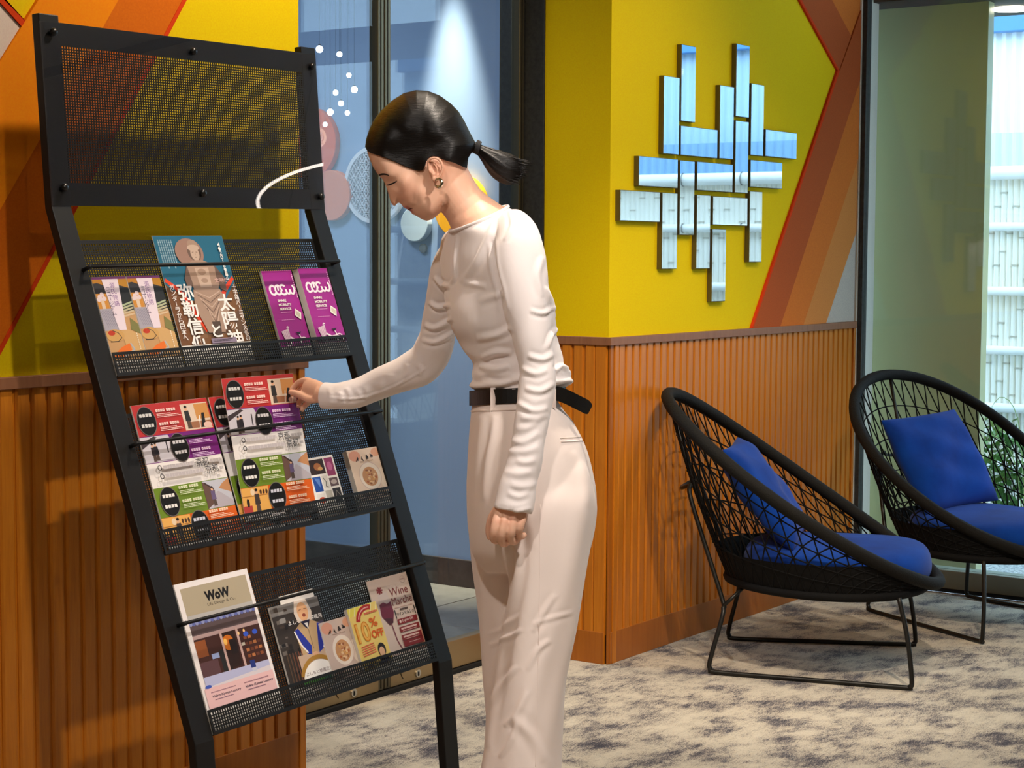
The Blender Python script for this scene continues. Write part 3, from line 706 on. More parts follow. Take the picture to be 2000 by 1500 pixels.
def d_poster():
    s = Sheet(0.207, 0.290); w, h = s.w, s.h
    s.rect(0, 0, w, h, (40, 104, 132)).poly([(0, 0), (w, 0), (w, h * .56), (w * .8, h * .40), (w * .2, h * .40), (0, h * .56)], (122, 84, 52)).rect(0, 0, w * .2, h * .5, (118, 78, 50))
    for k in range(9): s.poly([(w * (.2 + .08 * k), h * .05 * (k % 3)), (w * (.32 + .08 * k), h * .06), (w * (.3 + .08 * k), h * .3), (w * (.2 + .08 * k), h * .24)], [(92, 66, 48), (132, 96, 66), (104, 78, 58)][k % 3])
    s.line([(0, h * .60), (w * .2, h * .48), (w * .42, h * .12)], .012, (224, 72, 44)).line([(w, h * .60), (w * .8, h * .47), (w * .62, h * .12)], .012, (222, 70, 42))
    for k in range(7): s.vtext('|', w * .06 + k * .006, h * .97, .004, (196, 212, 220)) if False else s.rect(w * .05 + k * .0062, h * (.74 - .02 * (k % 3)), w * .05 + k * .0062 + .0034, h * .965, (150, 180, 194))
    for k in range(60): s.rect(w * .05 + (k % 7) * .0062 - .0003, h * (.95 - .024 * (k // 7)), w * .05 + (k % 7) * .0062 + .0037, h * (.954 - .024 * (k // 7)), (40, 104, 132))
    st, sd, sl = (168, 140, 122), (112, 90, 80), (198, 172, 154)
    s.ell(w * .45, h * .84, w * .20, h * .135, (158, 124, 110))
    s.ell(w * .52, h * .845, w * .095, h * .085, sd).ell(w * .52, h * .92, w * .07, h * .042, st).ell(w * .52, h * .885, w * .085, h * .03, sl)
    s.ell(w * .525, h * .83, w * .062, h * .066, sl).line([(w * .485, h * .842), (w * .51, h * .846)], .0015, sd).line([(w * .54, h * .846), (w * .565, h * .842)], .0015, sd).line([(w * .526, h * .84), (w * .53, h * .815)], .0016, st).line([(w * .512, h * .797), (w * .54, h * .797)], .0016, sd)
    s.poly([(w * .46, h * .77), (w * .60, h * .77), (w * .74, h * .73), (w * .80, h * .60), (w * .70, h * .46), (w * .40, h * .46), (w * .33, h * .60), (w * .36, h * .73)], st)
    s.poly([(w * .46, h * .70), (w * .66, h * .70), (w * .64, h * .52), (w * .48, h * .52)], sl).ell(w * .55, h * .66, w * .06, h * .03, st).ell(w * .56, h * .58, w * .05, h * .022, st)
    s.poly([(w * .76, h * .72), (w * .86, h * .60), (w * .84, h * .47), (w * .76, h * .50), (w * .74, h * .62)], sd).poly([(w * .36, h * .73), (w * .28, h * .60), (w * .30, h * .50), (w * .38, h * .54)], sd)
    s.poly([(w * .36, h * .50), (w * .74, h * .50), (w * .82, h * .34), (w * .66, h * .10), (w * .42, h * .10), (w * .32, h * .34)], st)
    for k in range(7): s.line([(w * (.38 + .02 * k), h * (.48 - .03 * k)), (w * .56, h * (.42 - .045 * k)), (w * (.74 - .015 * k), h * (.48 - .03 * k))], .0022, sd if k % 2 else sl)
    s.poly([(w * .5, h * .2), (w * .62, h * .2), (w * .6, h * .08), (w * .52, h * .08)], (84, 68, 58))
    s.vtext('弥勒信仰', w * .135, h * .56, w * .215, WHITE, 0.022, 1.02).vtext('太陽神', w * .665, h * .455, w * .225, WHITE, 0.02, 1.04).text('と', w * .47, h * .055, w * .17, WHITE, 0.02)
    s.vtext('ガンダーラから日本へ', w * .035, h * .555, w * .068, WHITE, 0.01, 1.05).vtext('十字路バーミヤン大仏の', w * .925, h * .535, w * .066, WHITE, 0.01, 1.02)
    s.text('文明の', w * .70, h * .555, w * .06, (232, 190, 180), 0.006)
    s.vtext('4.20-6.16', w * .87, h * .93, w * .055, WHITE, 0.008, 1.0, 0.7)
    s.rect(w * .42, 0, w * .78, h * .045, (142, 126, 146)); s.bars(w * .45, h * .028, [w * .28, w * .24], .0016, .0016, (64, 54, 66))
    return s
def d_clew():
    s = Sheet(0.100, 0.207); w, h = s.w, s.h; P = (160, 36, 138)
    s.rect(0, 0, w, h, P)
    def loop(cx, cy, rx, ry, a0, a1): s.arc(cx, cy, 0, 0, 0, 0.001, P, 1) if False else s.line([(cx + rx * math.cos(a), cy + ry * math.sin(a)) for a in np.linspace(a0, a1, 14)], .0058, (250, 236, 244))
    y = h * .745
    for i in range(2): loop(w * (.22 + .17 * i), y, w * .095, h * .062, 0.6 + (0.3 if i else 0), 5.6)
    loop(w * .55, y + h * .03, w * .085, h * .032, 0.4, 4.4); loop(w * .55, y - h * .032, w * .09, h * .032, 1.9, 5.9)
    loop(w * .70, y, w * .07, h * .058, 3.0, 6.2); loop(w * .83, y, w * .075, h * .06, 3.1, 7.4)
    s.line([(w * .39, y + h * .06), (w * .37, y - h * .01)], .005, (250, 236, 244))
    s.text('SHARE', w * .26, h * .585, h * .034, WHITE, 0.03, w=w * .28).text('MOBILITY', w * .26, h * .53, h * .034, WHITE, 0.03, w=w * .42).text('SERVICE', w * .26, h * .475, h * .034, WHITE, 0.03, w=w * .37)
    s.bars(w * .26, h * .445, [w * .36], .0012, .002, (226, 170, 216)); s.bars(w * .22, h * .345, [w * .42], .0010, .002, (226, 170, 216))
    s.poly([(w * .75, h * .49), (w * .92, h * .43), (w * .86, h * .34), (w * .69, h * .40)], WHITE).poly([(w * .755, h * .467), (w * .885, h * .42), (w * .85, h * .363), (w * .725, h * .408)], (206, 198, 178))
    for k in range(12): s.rect(w * .93, h * (.93 - .027 * k), w * .953, h * (.944 - .027 * k), (250, 232, 244))
    b = (240, 224, 232)
    s.poly([(w * .10, h * .20), (w * .36, h * .235), (w * .34, h * .10), (w * .16, h * .08)], (214, 190, 204))
    for k in range(4): s.line([(w * (.13 + .06 * k), h * .20), (w * (.18 + .045 * k), h * .09)], .0009, P)
    s.line([(w * .30, h * .235), (w * .33, h * .26), (w * .38, h * .245)], .003, b).line([(w * .34, h * .12), (w * .50, h * .075), (w * .70, h * .085)], .005, b).line([(w * .64, h * .17), (w * .70, h * .085), (w * .90, h * .06)], .003, b)
    s.poly([(w * .54, h * .175), (w * .74, h * .185), (w * .66, h * .145)], (40, 24, 40)); s.arc(w * .24, h * .045, .006, .010, 0, 6.28, b, 18); s.arc(w * .76, h * .05, .010, .013, 0, 6.28, b, 18)
    return s
def person_print(s, x, y, k, coat=(48, 48, 48), skin=(226, 176, 140)):
    s.poly([(x - .004 * k, y), (x + .004 * k, y), (x + .003 * k, y + .012 * k), (x - .003 * k, y + .012 * k)], (88, 72, 64)).poly([(x - .005 * k, y + .010 * k), (x + .005 * k, y + .010 * k), (x + .004 * k, y + .024 * k), (x - .004 * k, y + .024 * k)], coat).ell(x, y + .027 * k, .0026 * k, .0034 * k, skin, 10).ell(x, y + .0292 * k, .0027 * k, .002 * k, (30, 24, 22), 10)
def d_kyoto():
    s = Sheet(0.210, 0.297); w, h = s.w, s.h
    s.rect(0, 0, w, h, (240, 234, 230))
    s.rect(0, h * .785, w, h, (186, 52, 52)).rect(0, h * .60, w, h * .785, (118, 36, 122)).rect(0, h * .235, w, h * .435, (112, 140, 42)).rect(0, h * .055, w, h * .235, (222, 98, 26))
    # photographs
    s.rect(w * .62, h * .79, w * .985, h * .972, (222, 200, 180)).rect(w * .80, h * .86, w * .985, h * .965, (206, 146, 84)).rect(w * .70, h * .80, w * .985, h * .845, (160, 108, 78)); person_print(s, w * .685, h * .80, 1.55); s.poly([(w * .84, h * .80), (w * .88, h * .90), (w * .915, h * .90), (w * .90, h * .80)], (40, 38, 40)).ell(w * .93, h * .815, .012, .006, (228, 190, 176)).line([(w * .82, h * .80), (w * .845, h * .885)], .0022, WHITE)
    s.poly([(0, h * .605), (w * .40, h * .605), (w * .42, h * .70), (w * .36, h * .78), (0, h * .78)], (206, 200, 208)).poly([(0, h * .70), (w * .22, h * .77), (w * .18, h * .78), (0, h * .74)], (66, 56, 60)); person_print(s, w * .13, h * .61, 1.2, (54, 46, 50)); person_print(s, w * .17, h * .615, 1.2, (40, 38, 44)); s.rect(w * .31, h * .66, w * .325, h * .74, (60, 54, 60)); s.line([(w * .14, h * .615), (w * .40, h * .61)], .0015, (150, 140, 150))
    s.rect(w * .635, h * .24, w, h * .43, (196, 196, 206)).poly([(w * .635, h * .43), (w * .78, h * .36), (w * .76, h * .28), (w * .66, h * .25), (w * .635, h * .24)], (104, 78, 68)).poly([(w, h * .43), (w * .90, h * .40), (w * .84, h * .37), (w, h * .33)], (196, 140, 96)).poly([(w * .70, h * .25), (w * .80, h * .35), (w * .83, h * .35), (w, h * .27), (w, h * .24), (w * .7, h * .24)], (182, 174, 182)); person_print(s, w * .745, h * .255, 1.3, (108, 92, 128)); s.line([(w * .66, h * .42), (w * .77, h * .37)], .003, (66, 46, 44))
    s.rect(0, h * .058, w * .37, h * .232, (238, 178, 92)).rect(0, h * .17, w * .37, h * .176, (176, 116, 56)).rect(0, h * .058, w * .12, h * .11, (190, 70, 66)); person_print(s, w * .20, h * .06, 1.55, (70, 58, 54)); s.ell(w * .15, h * .20, .006, .007, (240, 214, 180)); s.ell(w * .07, h * .13, .004, .009, (44, 36, 36)); [s.ell(w * (.26 + .04 * k), h * .195, .003, .005, (84, 56, 40)) for k in range(3)]
    # black seals and lettering bars
    for cx, cy, tc in ((.145, .885, (214, 212, 208)), (.475, .682, (208, 204, 206)), (.165, .335, WHITE), (.475, .148, (214, 214, 226))):
        s.ell(w * cx, h * cy, .0255, .030, (120, 110, 106), 28).ell(w * cx, h * cy, .0240, .0285, (20, 18, 18), 28)
        for dy in (.0085, -.0125):
            for k in range(4): s.rect(w * cx - .0165 + k * .0085, h * cy + dy, w * cx - .0165 + k * .0085 + .0068, h * cy + dy + .0065, tc)
    def block(x, y, lead):
        for q in range(2):
            yy = y - q * .0275; g = x
            for k in range(9):
                if k == 4: g += .0035; continue
                s.rect(g, yy, g + .0052, yy + .0056, lead); s.rect(g + .0012, yy + .0022, g + .0040, yy + .0034, (190, 150, 120)); g += .0064
            s.bars(x, yy - .0050, [.040 + .006 * q, .060, .066 - .004 * q], .0013, .0018, lead)
    block(w * .285, h * .938, (250, 214, 206)); block(w * .60, h * .735, (232, 200, 236)); block(w * .30, h * .405, (226, 234, 196)); block(w * .60, h * .212, (252, 220, 190))
    for q, (x1, tail) in enumerate(((.59, .78), (.69, .88))):
        yy = h * (.545 - .058 * q)
        s.arc(w * .115, yy + .005, .0038, .0056, 0, 6.28, (52, 48, 52), 16)
        s.bars(w * .16, yy + .001, [w * (x1 - .18)], .0075, .002, (196, 188, 190)); s.text('京都', w * x1, yy - .004, .0175, (44, 40, 42), 0.0); s.bars(w * (x1 + .19), yy + .001, [w * (.94 - x1 - .20)], .0065, .002, (186, 178, 176))
    s.bars(w * .05, h * .02, [w * .10, ], .006, .002, (180, 176, 178)); s.rect(w * .06, h * .012, w * .085, h * .042, (206, 204, 206)); s.bars(w * .26, h * .027, [w * .24], .0016, .002, (170, 166, 168)); s.rect(w * .53, h * .018, w * .58, h * .038, (24, 22, 22)); s.ell(w * .65, h * .028, .004, .0028, (110, 106, 106))
    return s
def d_collage():
    s = Sheet(0.095, 0.140); w, h = s.w, s.h; s.rect(0, 0, w, h, WHITE)
    for x0, y0, x1, y1, c in ((.10, .68, .62, .96, (54, 32, 24)), (.66, .62, .95, .96, (150, 58, 104)), (.10, .36, .38, .64, (34, 76, 160)), (.42, .40, .62, .64, (226, 222, 216)), (.66, .42, .95, .58, (104, 82, 86)), (.10, .08, .38, .32, (232, 226, 220)), (.42, .12, .64, .36, (196, 190, 180)), (.68, .10, .95, .38, (44, 36, 36))): s.rect(w * x0, h * y0, w * x1, h * y1, c)
    s.ell(w * .38, h * .82, .012, .010, (178, 112, 62)).ell(w * .46, h * .78, .008, .005, (220, 168, 104)).ell(w * .8, h * .80, .008, .012, (196, 104, 150)).ell(w * .26, h * .20, .011, .008, (206, 74, 30)).poly([(w * .16, h * .62), (w * .3, h * .42), (w * .34, h * .6)], (92, 132, 204)).line([(w * .47, h * .60), (w * .54, h * .52), (w * .5, h * .44), (w * .58, h * .42)], .0018, INK).line([(w * .7, h * .12), (w * .8, h * .34), (w * .93, h * .2)], .0016, (150, 140, 130)).ell(w * .8, h * .5, .010, .006, (190, 176, 172))
    return s
def d_bowl(ground=(230, 206, 186), w=0.112, h=0.141):
    s = Sheet(w, h); s.rect(0, 0, w, h, ground).ell(w * .2, h * .88, w * .18, h * .1, (222, 160, 136)).ell(w * .86, h * .9, w * .14, h * .08, (224, 166, 134)).ell(w * .9, h * .4, w * .12, h * .2, (236, 220, 204))
    s.ell(w * .52, h * .47, w * .34, h * .27, (206, 180, 170), 30).ell(w * .52, h * .47, w * .325, h * .255, (236, 222, 208), 30).ell(w * .51, h * .46, w * .235, h * .185, (198, 146, 100), 26)
    r = random.Random(3)
    for k in range(26): a = r.uniform(0, 6.28); q = math.sqrt(r.random()) * .8; s.ell(w * (.51 + .22 * q * math.cos(a)), h * (.46 + .17 * q * math.sin(a)), w * r.uniform(.02, .05), h * r.uniform(.012, .03), r.choice([(214, 160, 96), (176, 96, 52), (232, 196, 144), (150, 92, 60), (222, 186, 150)]), 8)
    for k in range(4):
        x = w * (.24 + .15 * k); y = h * (.80 + .012 * k)
        for q in range(4): s.line([(x + r.uniform(-.004, .005), y + r.uniform(-.004, .009)), (x + r.uniform(-.002, .008), y + r.uniform(-.006, .008))], .0022 if k != 2 else .003, (42, 34, 32))
    s.ell(w * .24, h * .13, w * .085, h * .055, (156, 136, 132)).ell(w * .78, h * .13, w * .085, h * .055, (206, 168, 132)); s.bars(w * .36, h * .17, [w * .3, w * .24], .0016, .0018, (140, 116, 104)); s.bars(w * .3, h * .755, [w * .42], .0013, .002, (170, 138, 120))
    return s
def d_wow():
    s = Sheet(0.207, 0.293); w, h = s.w, s.h; s.rect(0, 0, w, h, (246, 238, 236)); a, b = w * .06, w * .955
    s.rect(a, h * .735, b, h * .955, (184, 170, 144))
    s.text('WoW', w * .35, h * .815, h * .082, INK, 0.055, w=w * .34).text('Life Design & Co.', w * .36, h * .772, h * .030, (52, 46, 40), 0.0, w=w * .38)
    s.rect(a, h * .66, b, h * .735, (190, 186, 182)).rect(a, h * .565, b, h * .665, (98, 82, 84)).rect(a, h * .545, b, h * .575, (198, 168, 166))
    for k in range(22): s.ell(a + .004 + k * (b - a - .008) / 21, h * .668, .0046, .005, (104, 112, 176) if k % 2 else (150, 156, 200), 10)
    s.rect(a, h * .235, b, h * .545, (70, 40, 34)).rect(a, h * .40, a + .03, h * .53, (150, 84, 44)).rect(a, h * .24, a + .05, h * .36, (96, 66, 70)).rect(a + .058, h * .24, a + .085, h * .42, (42, 40, 40))
    s.rect(w * .41, h * .26, w * .60, h * .545, (48, 30, 26)).ell(w * .49, h * .46, .016, .018, (206, 112, 30)).ell(w * .455, h * .47, .005, .008, (250, 196, 96)).rect(w * .50, h * .36, w * .59, h * .48, (38, 26, 24))
    for k in range(14): s.rect(w * .70 + (k % 4) * .012, h * (.30 + .05 * (k // 4)), w * .70 + (k % 4) * .012 + .009, h * (.325 + .05 * (k // 4)), [(146, 84, 50), (190, 120, 70), (110, 62, 44)][k % 3])
    for x in (.40, .62): s.rect(w * x, h * .22, w * (x + .03), h * .56, (206, 172, 164))
    for x in (.745, .87): s.ell(w * x, h * .49, .0072, .006, (58, 92, 206))
    s.rect(a + .036, h * .365, a + .056, h * .405, (150, 166, 210)).rect(w * .655, h * .405, w * .70, h * .43, (214, 206, 186)).ell(w * .73, h * .52, .003, .004, (252, 200, 130)).ell(w * .65, h * .51, .003, .004, (252, 210, 150))
    s.rect(a, h * .16, b, h * .245, (190, 192, 226)).poly([(a, h * .15), (b, h * .15), (b, h * .20), (a, h * .165)], (226, 216, 222)).rect(w * .70, h * .215, w * .765, h * .275, (40, 58, 132)).rect(w * .705, h * .185, w * .77, h * .215, (206, 210, 226))
    s.rect(w * .03, 0, w * .97, h * .158, (240, 196, 196)).ell(a + .006, h * .168, .009, .004, (70, 96, 190))
    for x in (.10, .55): s.bars(w * x, h * .115, [w * .34], .0022, .002, (170, 126, 138)); s.text('Vidro Kyoto Luxury', w * x, h * .072, h * .024, (50, 34, 66), 0.02, w=w * .39, skew=.15); s.bars(w * (x + .03), h * .056, [w * .25], .0018, .002, (150, 110, 130))
    return s
def d_man():
    s = Sheet(0.150, 0.205); w, h = s.w, s.h; s.rect(0, 0, w, h, (58, 50, 46)).rect(0, h * .88, w, h, (128, 124, 122))
    r = random.Random(5)
    for k in range(26): x = r.uniform(0, .42); y = r.uniform(.12, .95); s.rect(w * x, h * y, w * (x + r.uniform(.05, .16)), h * (y + r.uniform(.02, .06)), r.choice([(40, 36, 36), (110, 102, 96), (150, 146, 142), (74, 62, 54), (28, 26, 26)]))
    for k in range(6): s.rect(w * (.08 + .06 * k), h * .05, w * (.10 + .06 * k), h * .42, (92 + 8 * k, 72, 56))
    s.rect(w * .75, h * .45, w * .98, h * .7, (70, 60, 84)).rect(w * .3, 0, w, h * .36, (200, 172, 148))
    s.text('よしもと祇園花月', w * .28, h * .735, h * .055, WHITE, 0.02, w=w * .70)
    s.poly([(w * .44, h * .86), (w * .50, h * 1.0), (w * .74, h * 1.0), (w * .80, h * .84), (w * .76, h * .74), (w * .48, h * .74)], (226, 210, 196)).ell(w * .62, h * .86, w * .11, h * .115, (230, 176, 130)).ell(w * .63, h * .815, w * .035, h * .022, (146, 70, 52)).line([(w * .55, h * .885), (w * .60, h * .89)], .0014, (120, 80, 56)).line([(w * .65, h * .89), (w * .70, h * .885)], .0014, (120, 80, 56))
    s.poly([(w * .36, h * .66), (w * .52, h * .74), (w * .74, h * .74), (w * .92, h * .67), (w * .90, h * .36), (w * .40, h * .36)], (196, 164, 122)).poly([(w * .36, h * .66), (w * .44, h * .68), (w * .62, h * .44), (w * .58, h * .34), (w * .50, h * .36)], (44, 56, 160)).poly([(w * .92, h * .67), (w * .84, h * .69), (w * .76, h * .44), (w * .74, h * .34), (w * .86, h * .38)], (40, 52, 154))
    s.line([(w * .355, h * .655), (w * .42, h * .48), (w * .52, h * .37)], .004, WHITE).line([(w * .925, h * .66), (w * .92, h * .48), (w * .85, h * .38)], .004, WHITE).poly([(w * .52, h * .75), (w * .58, h * .68), (w * .64, h * .64), (w * .72, h * .75)], (40, 36, 62)).poly([(w * .59, h * .72), (w * .66, h * .72), (w * .65, h * .64)], WHITE).line([(w * .64, h * .64), (w * .645, h * .40)], .0014, (120, 96, 70)).ell(w * .66, h * .33, w * .06, h * .035, (226, 176, 140))
    s.arc(w * .64, h * .02, .052, .062, .35, 2.8, (172, 128, 54), 18); s.ell(w * .64, h * .03, .052, .048, WHITE, 26, 0, math.pi); s.text('よしもと祇園花月', w * .36, h * .105, h * .045, (120, 92, 92), 0.01, w=w * .54)
    s.poly([(w * .26, 0), (w, 0), (w, h * .085), (w * .26, h * .06)], (70, 136, 52)).poly([(w * .7, 0), (w, 0), (w, h * .085), (w * .7, h * .075)], (48, 122, 88))
    return s
def d_off():
    s = Sheet(0.100, 0.160); w, h = s.w, s.h; Y = (248, 222, 128)
    s.rect(0, 0, w, h, Y).poly([(0, h), (w * .9, h), (w * .6, h * .9), (0, h * .86)], (244, 232, 96))
    for k in range(6): s.line([(w * (.1 + .18 * k), h), (w * (.0 + .18 * k), h * .86)], .003, (252, 246, 190))
    s.arc(w * .62, h * .72, .030, .044, 1.2, 2.95, (190, 44, 40), 16); s.arc(w * .62, h * .72, .035, .038, 1.35, 2.8, (246, 190, 180), 16)
    s.bars(w * .5, h * .84, [w * .44], .005, .002, (226, 120, 86)).text('10', w * .08, h * .42, h * .33, (226, 138, 24), 0.03, w=w * .46).text('10', w * .11, h * .44, h * .29, (248, 190, 92), 0.0, w=w * .40).text('%', w * .58, h * .62, h * .15, (226, 112, 34), 0.03, w=w * .27).text('OFF', w * .55, h * .44, h * .13, (226, 100, 30), 0.035, w=w * .40)
    for k in range(5): s.line([(w * .1, h * (.36 - .035 * k)), (w * .55, h * (.38 - .035 * k))], .0022, (226, 98, 76))
    s.ell(w * .74, h * .24, w * .13, h * .11, (44, 34, 32)).ell(w * .73, h * .20, w * .09, h * .085, (232, 186, 150)).poly([(w * .55, h * .03), (w * .95, h * .03), (w * .86, h * .14), (w * .64, h * .14)], (70, 62, 110)).rect(w * .12, h * .02, w * .35, h * .08, (90, 66, 50)).bars(w * .1, h * .12, [w * .4], .002, .002, (206, 150, 90))
    return s
def d_wine():
    s = Sheet(0.141, 0.207); w, h = s.w, s.h; s.rect(0, 0, w, h, (226, 206, 196)).poly([(0, h * .86), (w, h * .9), (w, h), (0, h)], (206, 184, 172)).poly([(w * .75, 0), (w, 0), (w, h * .3)], (206, 150, 128))
    s.arc(w * .86, h * .92, .0085, .0095, 0, 6.28, (180, 156, 148), 20); s.bars(w * .81, h * .92, [w * .10], .003, .002, (176, 150, 144))
    s.poly([(w * .16, h * .80), (w * .40, h * .82), (w * .44, h * .55), (w * .36, h * .42), (w * .26, h * .40), (w * .14, h * .52)], (222, 204, 200)).poly([(w * .15, h * .68), (w * .25, h * .70), (w * .33, h * .67), (w * .43, h * .69), (w * .44, h * .55), (w * .36, h * .42), (w * .26, h * .40), (w * .13, h * .53)], (122, 46, 70)).poly([(w * .26, h * .40), (w * .36, h * .42), (w * .37, h * .48), (w * .16, h * .5)], (86, 44, 54)).line([(w * .31, h * .42), (w * .34, h * .20), (w * .42, h * .05)], .0035, (132, 70, 84))
    for k in range(7): a = .9 * k; s.line([(w * .24, h * .85), (w * .24 + .011 * math.cos(a), h * .85 + .010 * math.sin(a))], .004, (146, 50, 60))
    s.text('Wine', w * .46, h * .745, h * .10, (134, 58, 56), 0.0, w=w * .46).text('Marche', w * .46, h * .625, h * .095, (134, 58, 56), 0.0, w=w * .50)
    s.bars(w * .48, h * .585, [w * .46], .0013, .002, (190, 150, 140)); s.text('ワインマルシェ', w * .49, h * .485, h * .042, INK, 0.015, w=w * .44); s.bars(w * .60, h * .545, [w * .2], .005, .002, (90, 70, 66)); s.rect(w * .455, h * .46, w * .475, h * .57, (40, 44, 34)).rect(w * .945, h * .46, w * .965, h * .57, (40, 44, 34))
    for k, (y, t) in enumerate(((.375, 'English OK'), (.275, ''), (.17, ''))):
        s.rect(w * .46, h * y, w * .96, h * (y + .07), (140, 42, 46))
        if t: s.text(t, w * .58, h * (y + .017), h * .04, (240, 214, 206), 0.01, w=w * .28); s.ell(w * .53, h * (y + .036), .0035, .004, (240, 220, 214))
        else: s.bars(w * .50, h * (y + .032), [w * .40], .0045, .002, (236, 204, 196)); s.bars(w * .52, h * (y + .010), [w * .36], .0014, .002, (226, 190, 184))
    s.rect(w * .46, h * .09, w * .96, h * .165, (136, 40, 44)); s.bars(w * .6, h * .13, [w * .28], .0014, .002, (226, 190, 184))
    return s

T1, T2, T3 = TRAYS
leaflet('museum_leaflet', d_genji(), 0.064, T1, 'tall museum leaflet with a purple top, leftmost on the upper shelf', 'leaflet', 0.004, group='museum leaflets')
leaflet('museum_leaflet', d_genji(), 0.158, T1, 'tall museum leaflet with a purple top, right beside the statue poster', 'leaflet', 0.004, group='museum leaflets')
leaflet('exhibition_poster', d_poster(), 0.262, T1, 'blue and brown exhibition flyer with a stone statue and large white characters', 'flyer', 0.002, lift=0.185)
leaflet('bicycle_pamphlet', d_clew(), 0.557, T1, 'magenta bicycle share pamphlet, the left one of the pair on the top shelf', 'pamphlet', 0.006, group='magenta bicycle pamphlets')
leaflet('bicycle_pamphlet', d_clew(), 0.668, T1, 'magenta bicycle share pamphlet, the right one of the pair, in a thick stack', 'pamphlet', 0.016, group='magenta bicycle pamphlets')
leaflet('city_flyer', d_kyoto(), 0.079, T2, 'striped red, purple, green and orange flyer at the left of the middle shelf', 'flyer', 0.003, group='striped city flyers', lift=0.0)
leaflet('city_flyer', d_kyoto(), 0.297, T2, 'striped city flyer half hidden behind the one being pulled out', 'flyer', 0.002, group='striped city flyers', lift=0.0)
leaflet('collage_leaflet', d_collage(), 0.531, T2, 'small white leaflet with a grid of tiny photographs', 'leaflet', 0.003)
leaflet('food_booklet', d_bowl(), 0.664, T2, 'small cream food booklet with a bowl on the cover, right end of the middle shelf', 'booklet', 0.013)
leaflet('shop_flyer', d_wow(), 0.066, T3, 'large white bordered shop flyer with a grey heading and a storefront photograph', 'flyer', 0.003)
leaflet('plain_card', Sheet(0.105, 0.222).rect(0, 0, 0.105, 0.222, (226, 220, 214)), 0.345, T3, 'plain white card standing behind the theatre magazine', 'card', 0.0015, off=-0.0185)
leaflet('theatre_magazine', d_man(), 0.303, T3, 'dark theatre magazine with a laughing man in a beige and blue jacket', 'magazine', 0.004, off=-0.0165)
leaflet('food_booklet', d_bowl((206, 184, 172), 0.100, 0.148), 0.432, T3, 'greyish food booklet with a bowl, between the theatre magazine and the yellow coupon', 'booklet', 0.003, off=-0.0120)
leaflet('coupon_booklet', d_off(), 0.5235, T3, 'yellow ten percent off coupon booklet standing on the lowest shelf', 'booklet', 0.009, off=-0.0115, tilt=0.02)
leaflet('wine_flyer', d_wine(), 0.622, T3, 'pale pink wine market flyer with a wine glass, right end of the lowest shelf', 'flyer', 0.002, off=-0.0165)
# the flyer in the hand: lifted a little out of the tray, turned to the reader
HELD_O = np.array([2.689, 2.5244, 0.7048]); HELD_X = np.array([0.99945, -0.03301, 0.00411]); HELD_Y = np.array([0.00357, 0.22939, 0.97333]); HELD_N = np.cross(HELD_X, HELD_Y)
def held_place(a, b, c): return HELD_O + HELD_X * a + HELD_Y * b + HELD_N * c
leaflet('city_flyer', d_kyoto(), 0, 0, 'striped city flyer being pulled up by the hand of the woman', 'flyer', 0.0006, group='striped city flyers', place=held_place, lift=0.0)

# ================================================================ MIRROR WALL ART
MIR = [((1330.8, 85.8), (1360.3, 91.7), (1356.7, 239.7), (1329.7, 235.8)), ((1296.3, 146.7), (1327.5, 152.5), (1325.8, 303), (1295, 299.7)), ((1329.7, 244.2), (1401.7, 254.2), (1400.8, 310), (1328.7, 302.5)),
       ((1438.3, 84.7), (1464.7, 90), (1462.5, 230.3), (1436.7, 227.5)), ((1406.3, 165.8), (1434.2, 170), (1431.7, 312), (1404.7, 309.2)), ((1436.3, 235), (1462.5, 237.5), (1460.5, 377.8), (1435, 376.4)),
       ((1467, 162.5), (1492.5, 166.3), (1490.8, 305.3), (1465.8, 303)), ((1495.3, 252.5), (1556.7, 260), (1555, 311.3), (1494.2, 305.3)), ((1247.9, 302.8), (1324.3, 312.3), (1323.3, 368), (1246.8, 362.7)),
       ((1328, 312.7), (1357, 314.8), (1355.3, 459.4), (1326.4, 459)), ((1361.5, 315.2), (1432, 321), (1430, 376.4), (1360.5, 371)), ((1211.7, 370.6), (1289.2, 375), (1288.8, 433.6), (1210.2, 431.5)),
       ((1293.3, 375.7), (1323.3, 377.2), (1321.8, 525.5), (1291.7, 525.5)), ((1361, 379.3), (1388.2, 382), (1385.5, 525), (1359, 525)), ((1392.3, 382.6), (1460.5, 387), (1459.3, 441.9), (1391.7, 438.8)),
       ((1391.7, 447), (1418.6, 448), (1415.9, 589), (1388.6, 589)), ((1466, 312.7), (1528, 316.9), (1527.4, 369), (1464.6, 365.4)), ((1465, 372.6), (1489.4, 375), (1486.7, 512), (1462, 512))]
YM = YW - 0.017
art = empty('mirror_wall_art', (5.3, YW, 1.15)); tag(art, 'wall art of eighteen narrow mirror strips fixed on the yellow wall', 'mirror')
for q in MIR:
    P = [on_plane(*c, 1, YM) for c in q]
    x0 = (P[0][0] + P[3][0]) / 2; x1 = (P[1][0] + P[2][0]) / 2; z1 = (P[0][2] + P[1][2]) / 2; z0 = (P[2][2] + P[3][2]) / 2
    f = MB().box((x0, YM + 0.0006, z0), (x1, YW + 0.001, z1)).build('mirror_frame', 'mirror_edge', art, bevel=0.001)
    MB().box((x0 + 0.002, YM - 0.0006, z0 + 0.002), (x1 - 0.002, YM + 0.0008, z1 - 0.002)).build('mirror_panel', 'mirror', f, off=None)

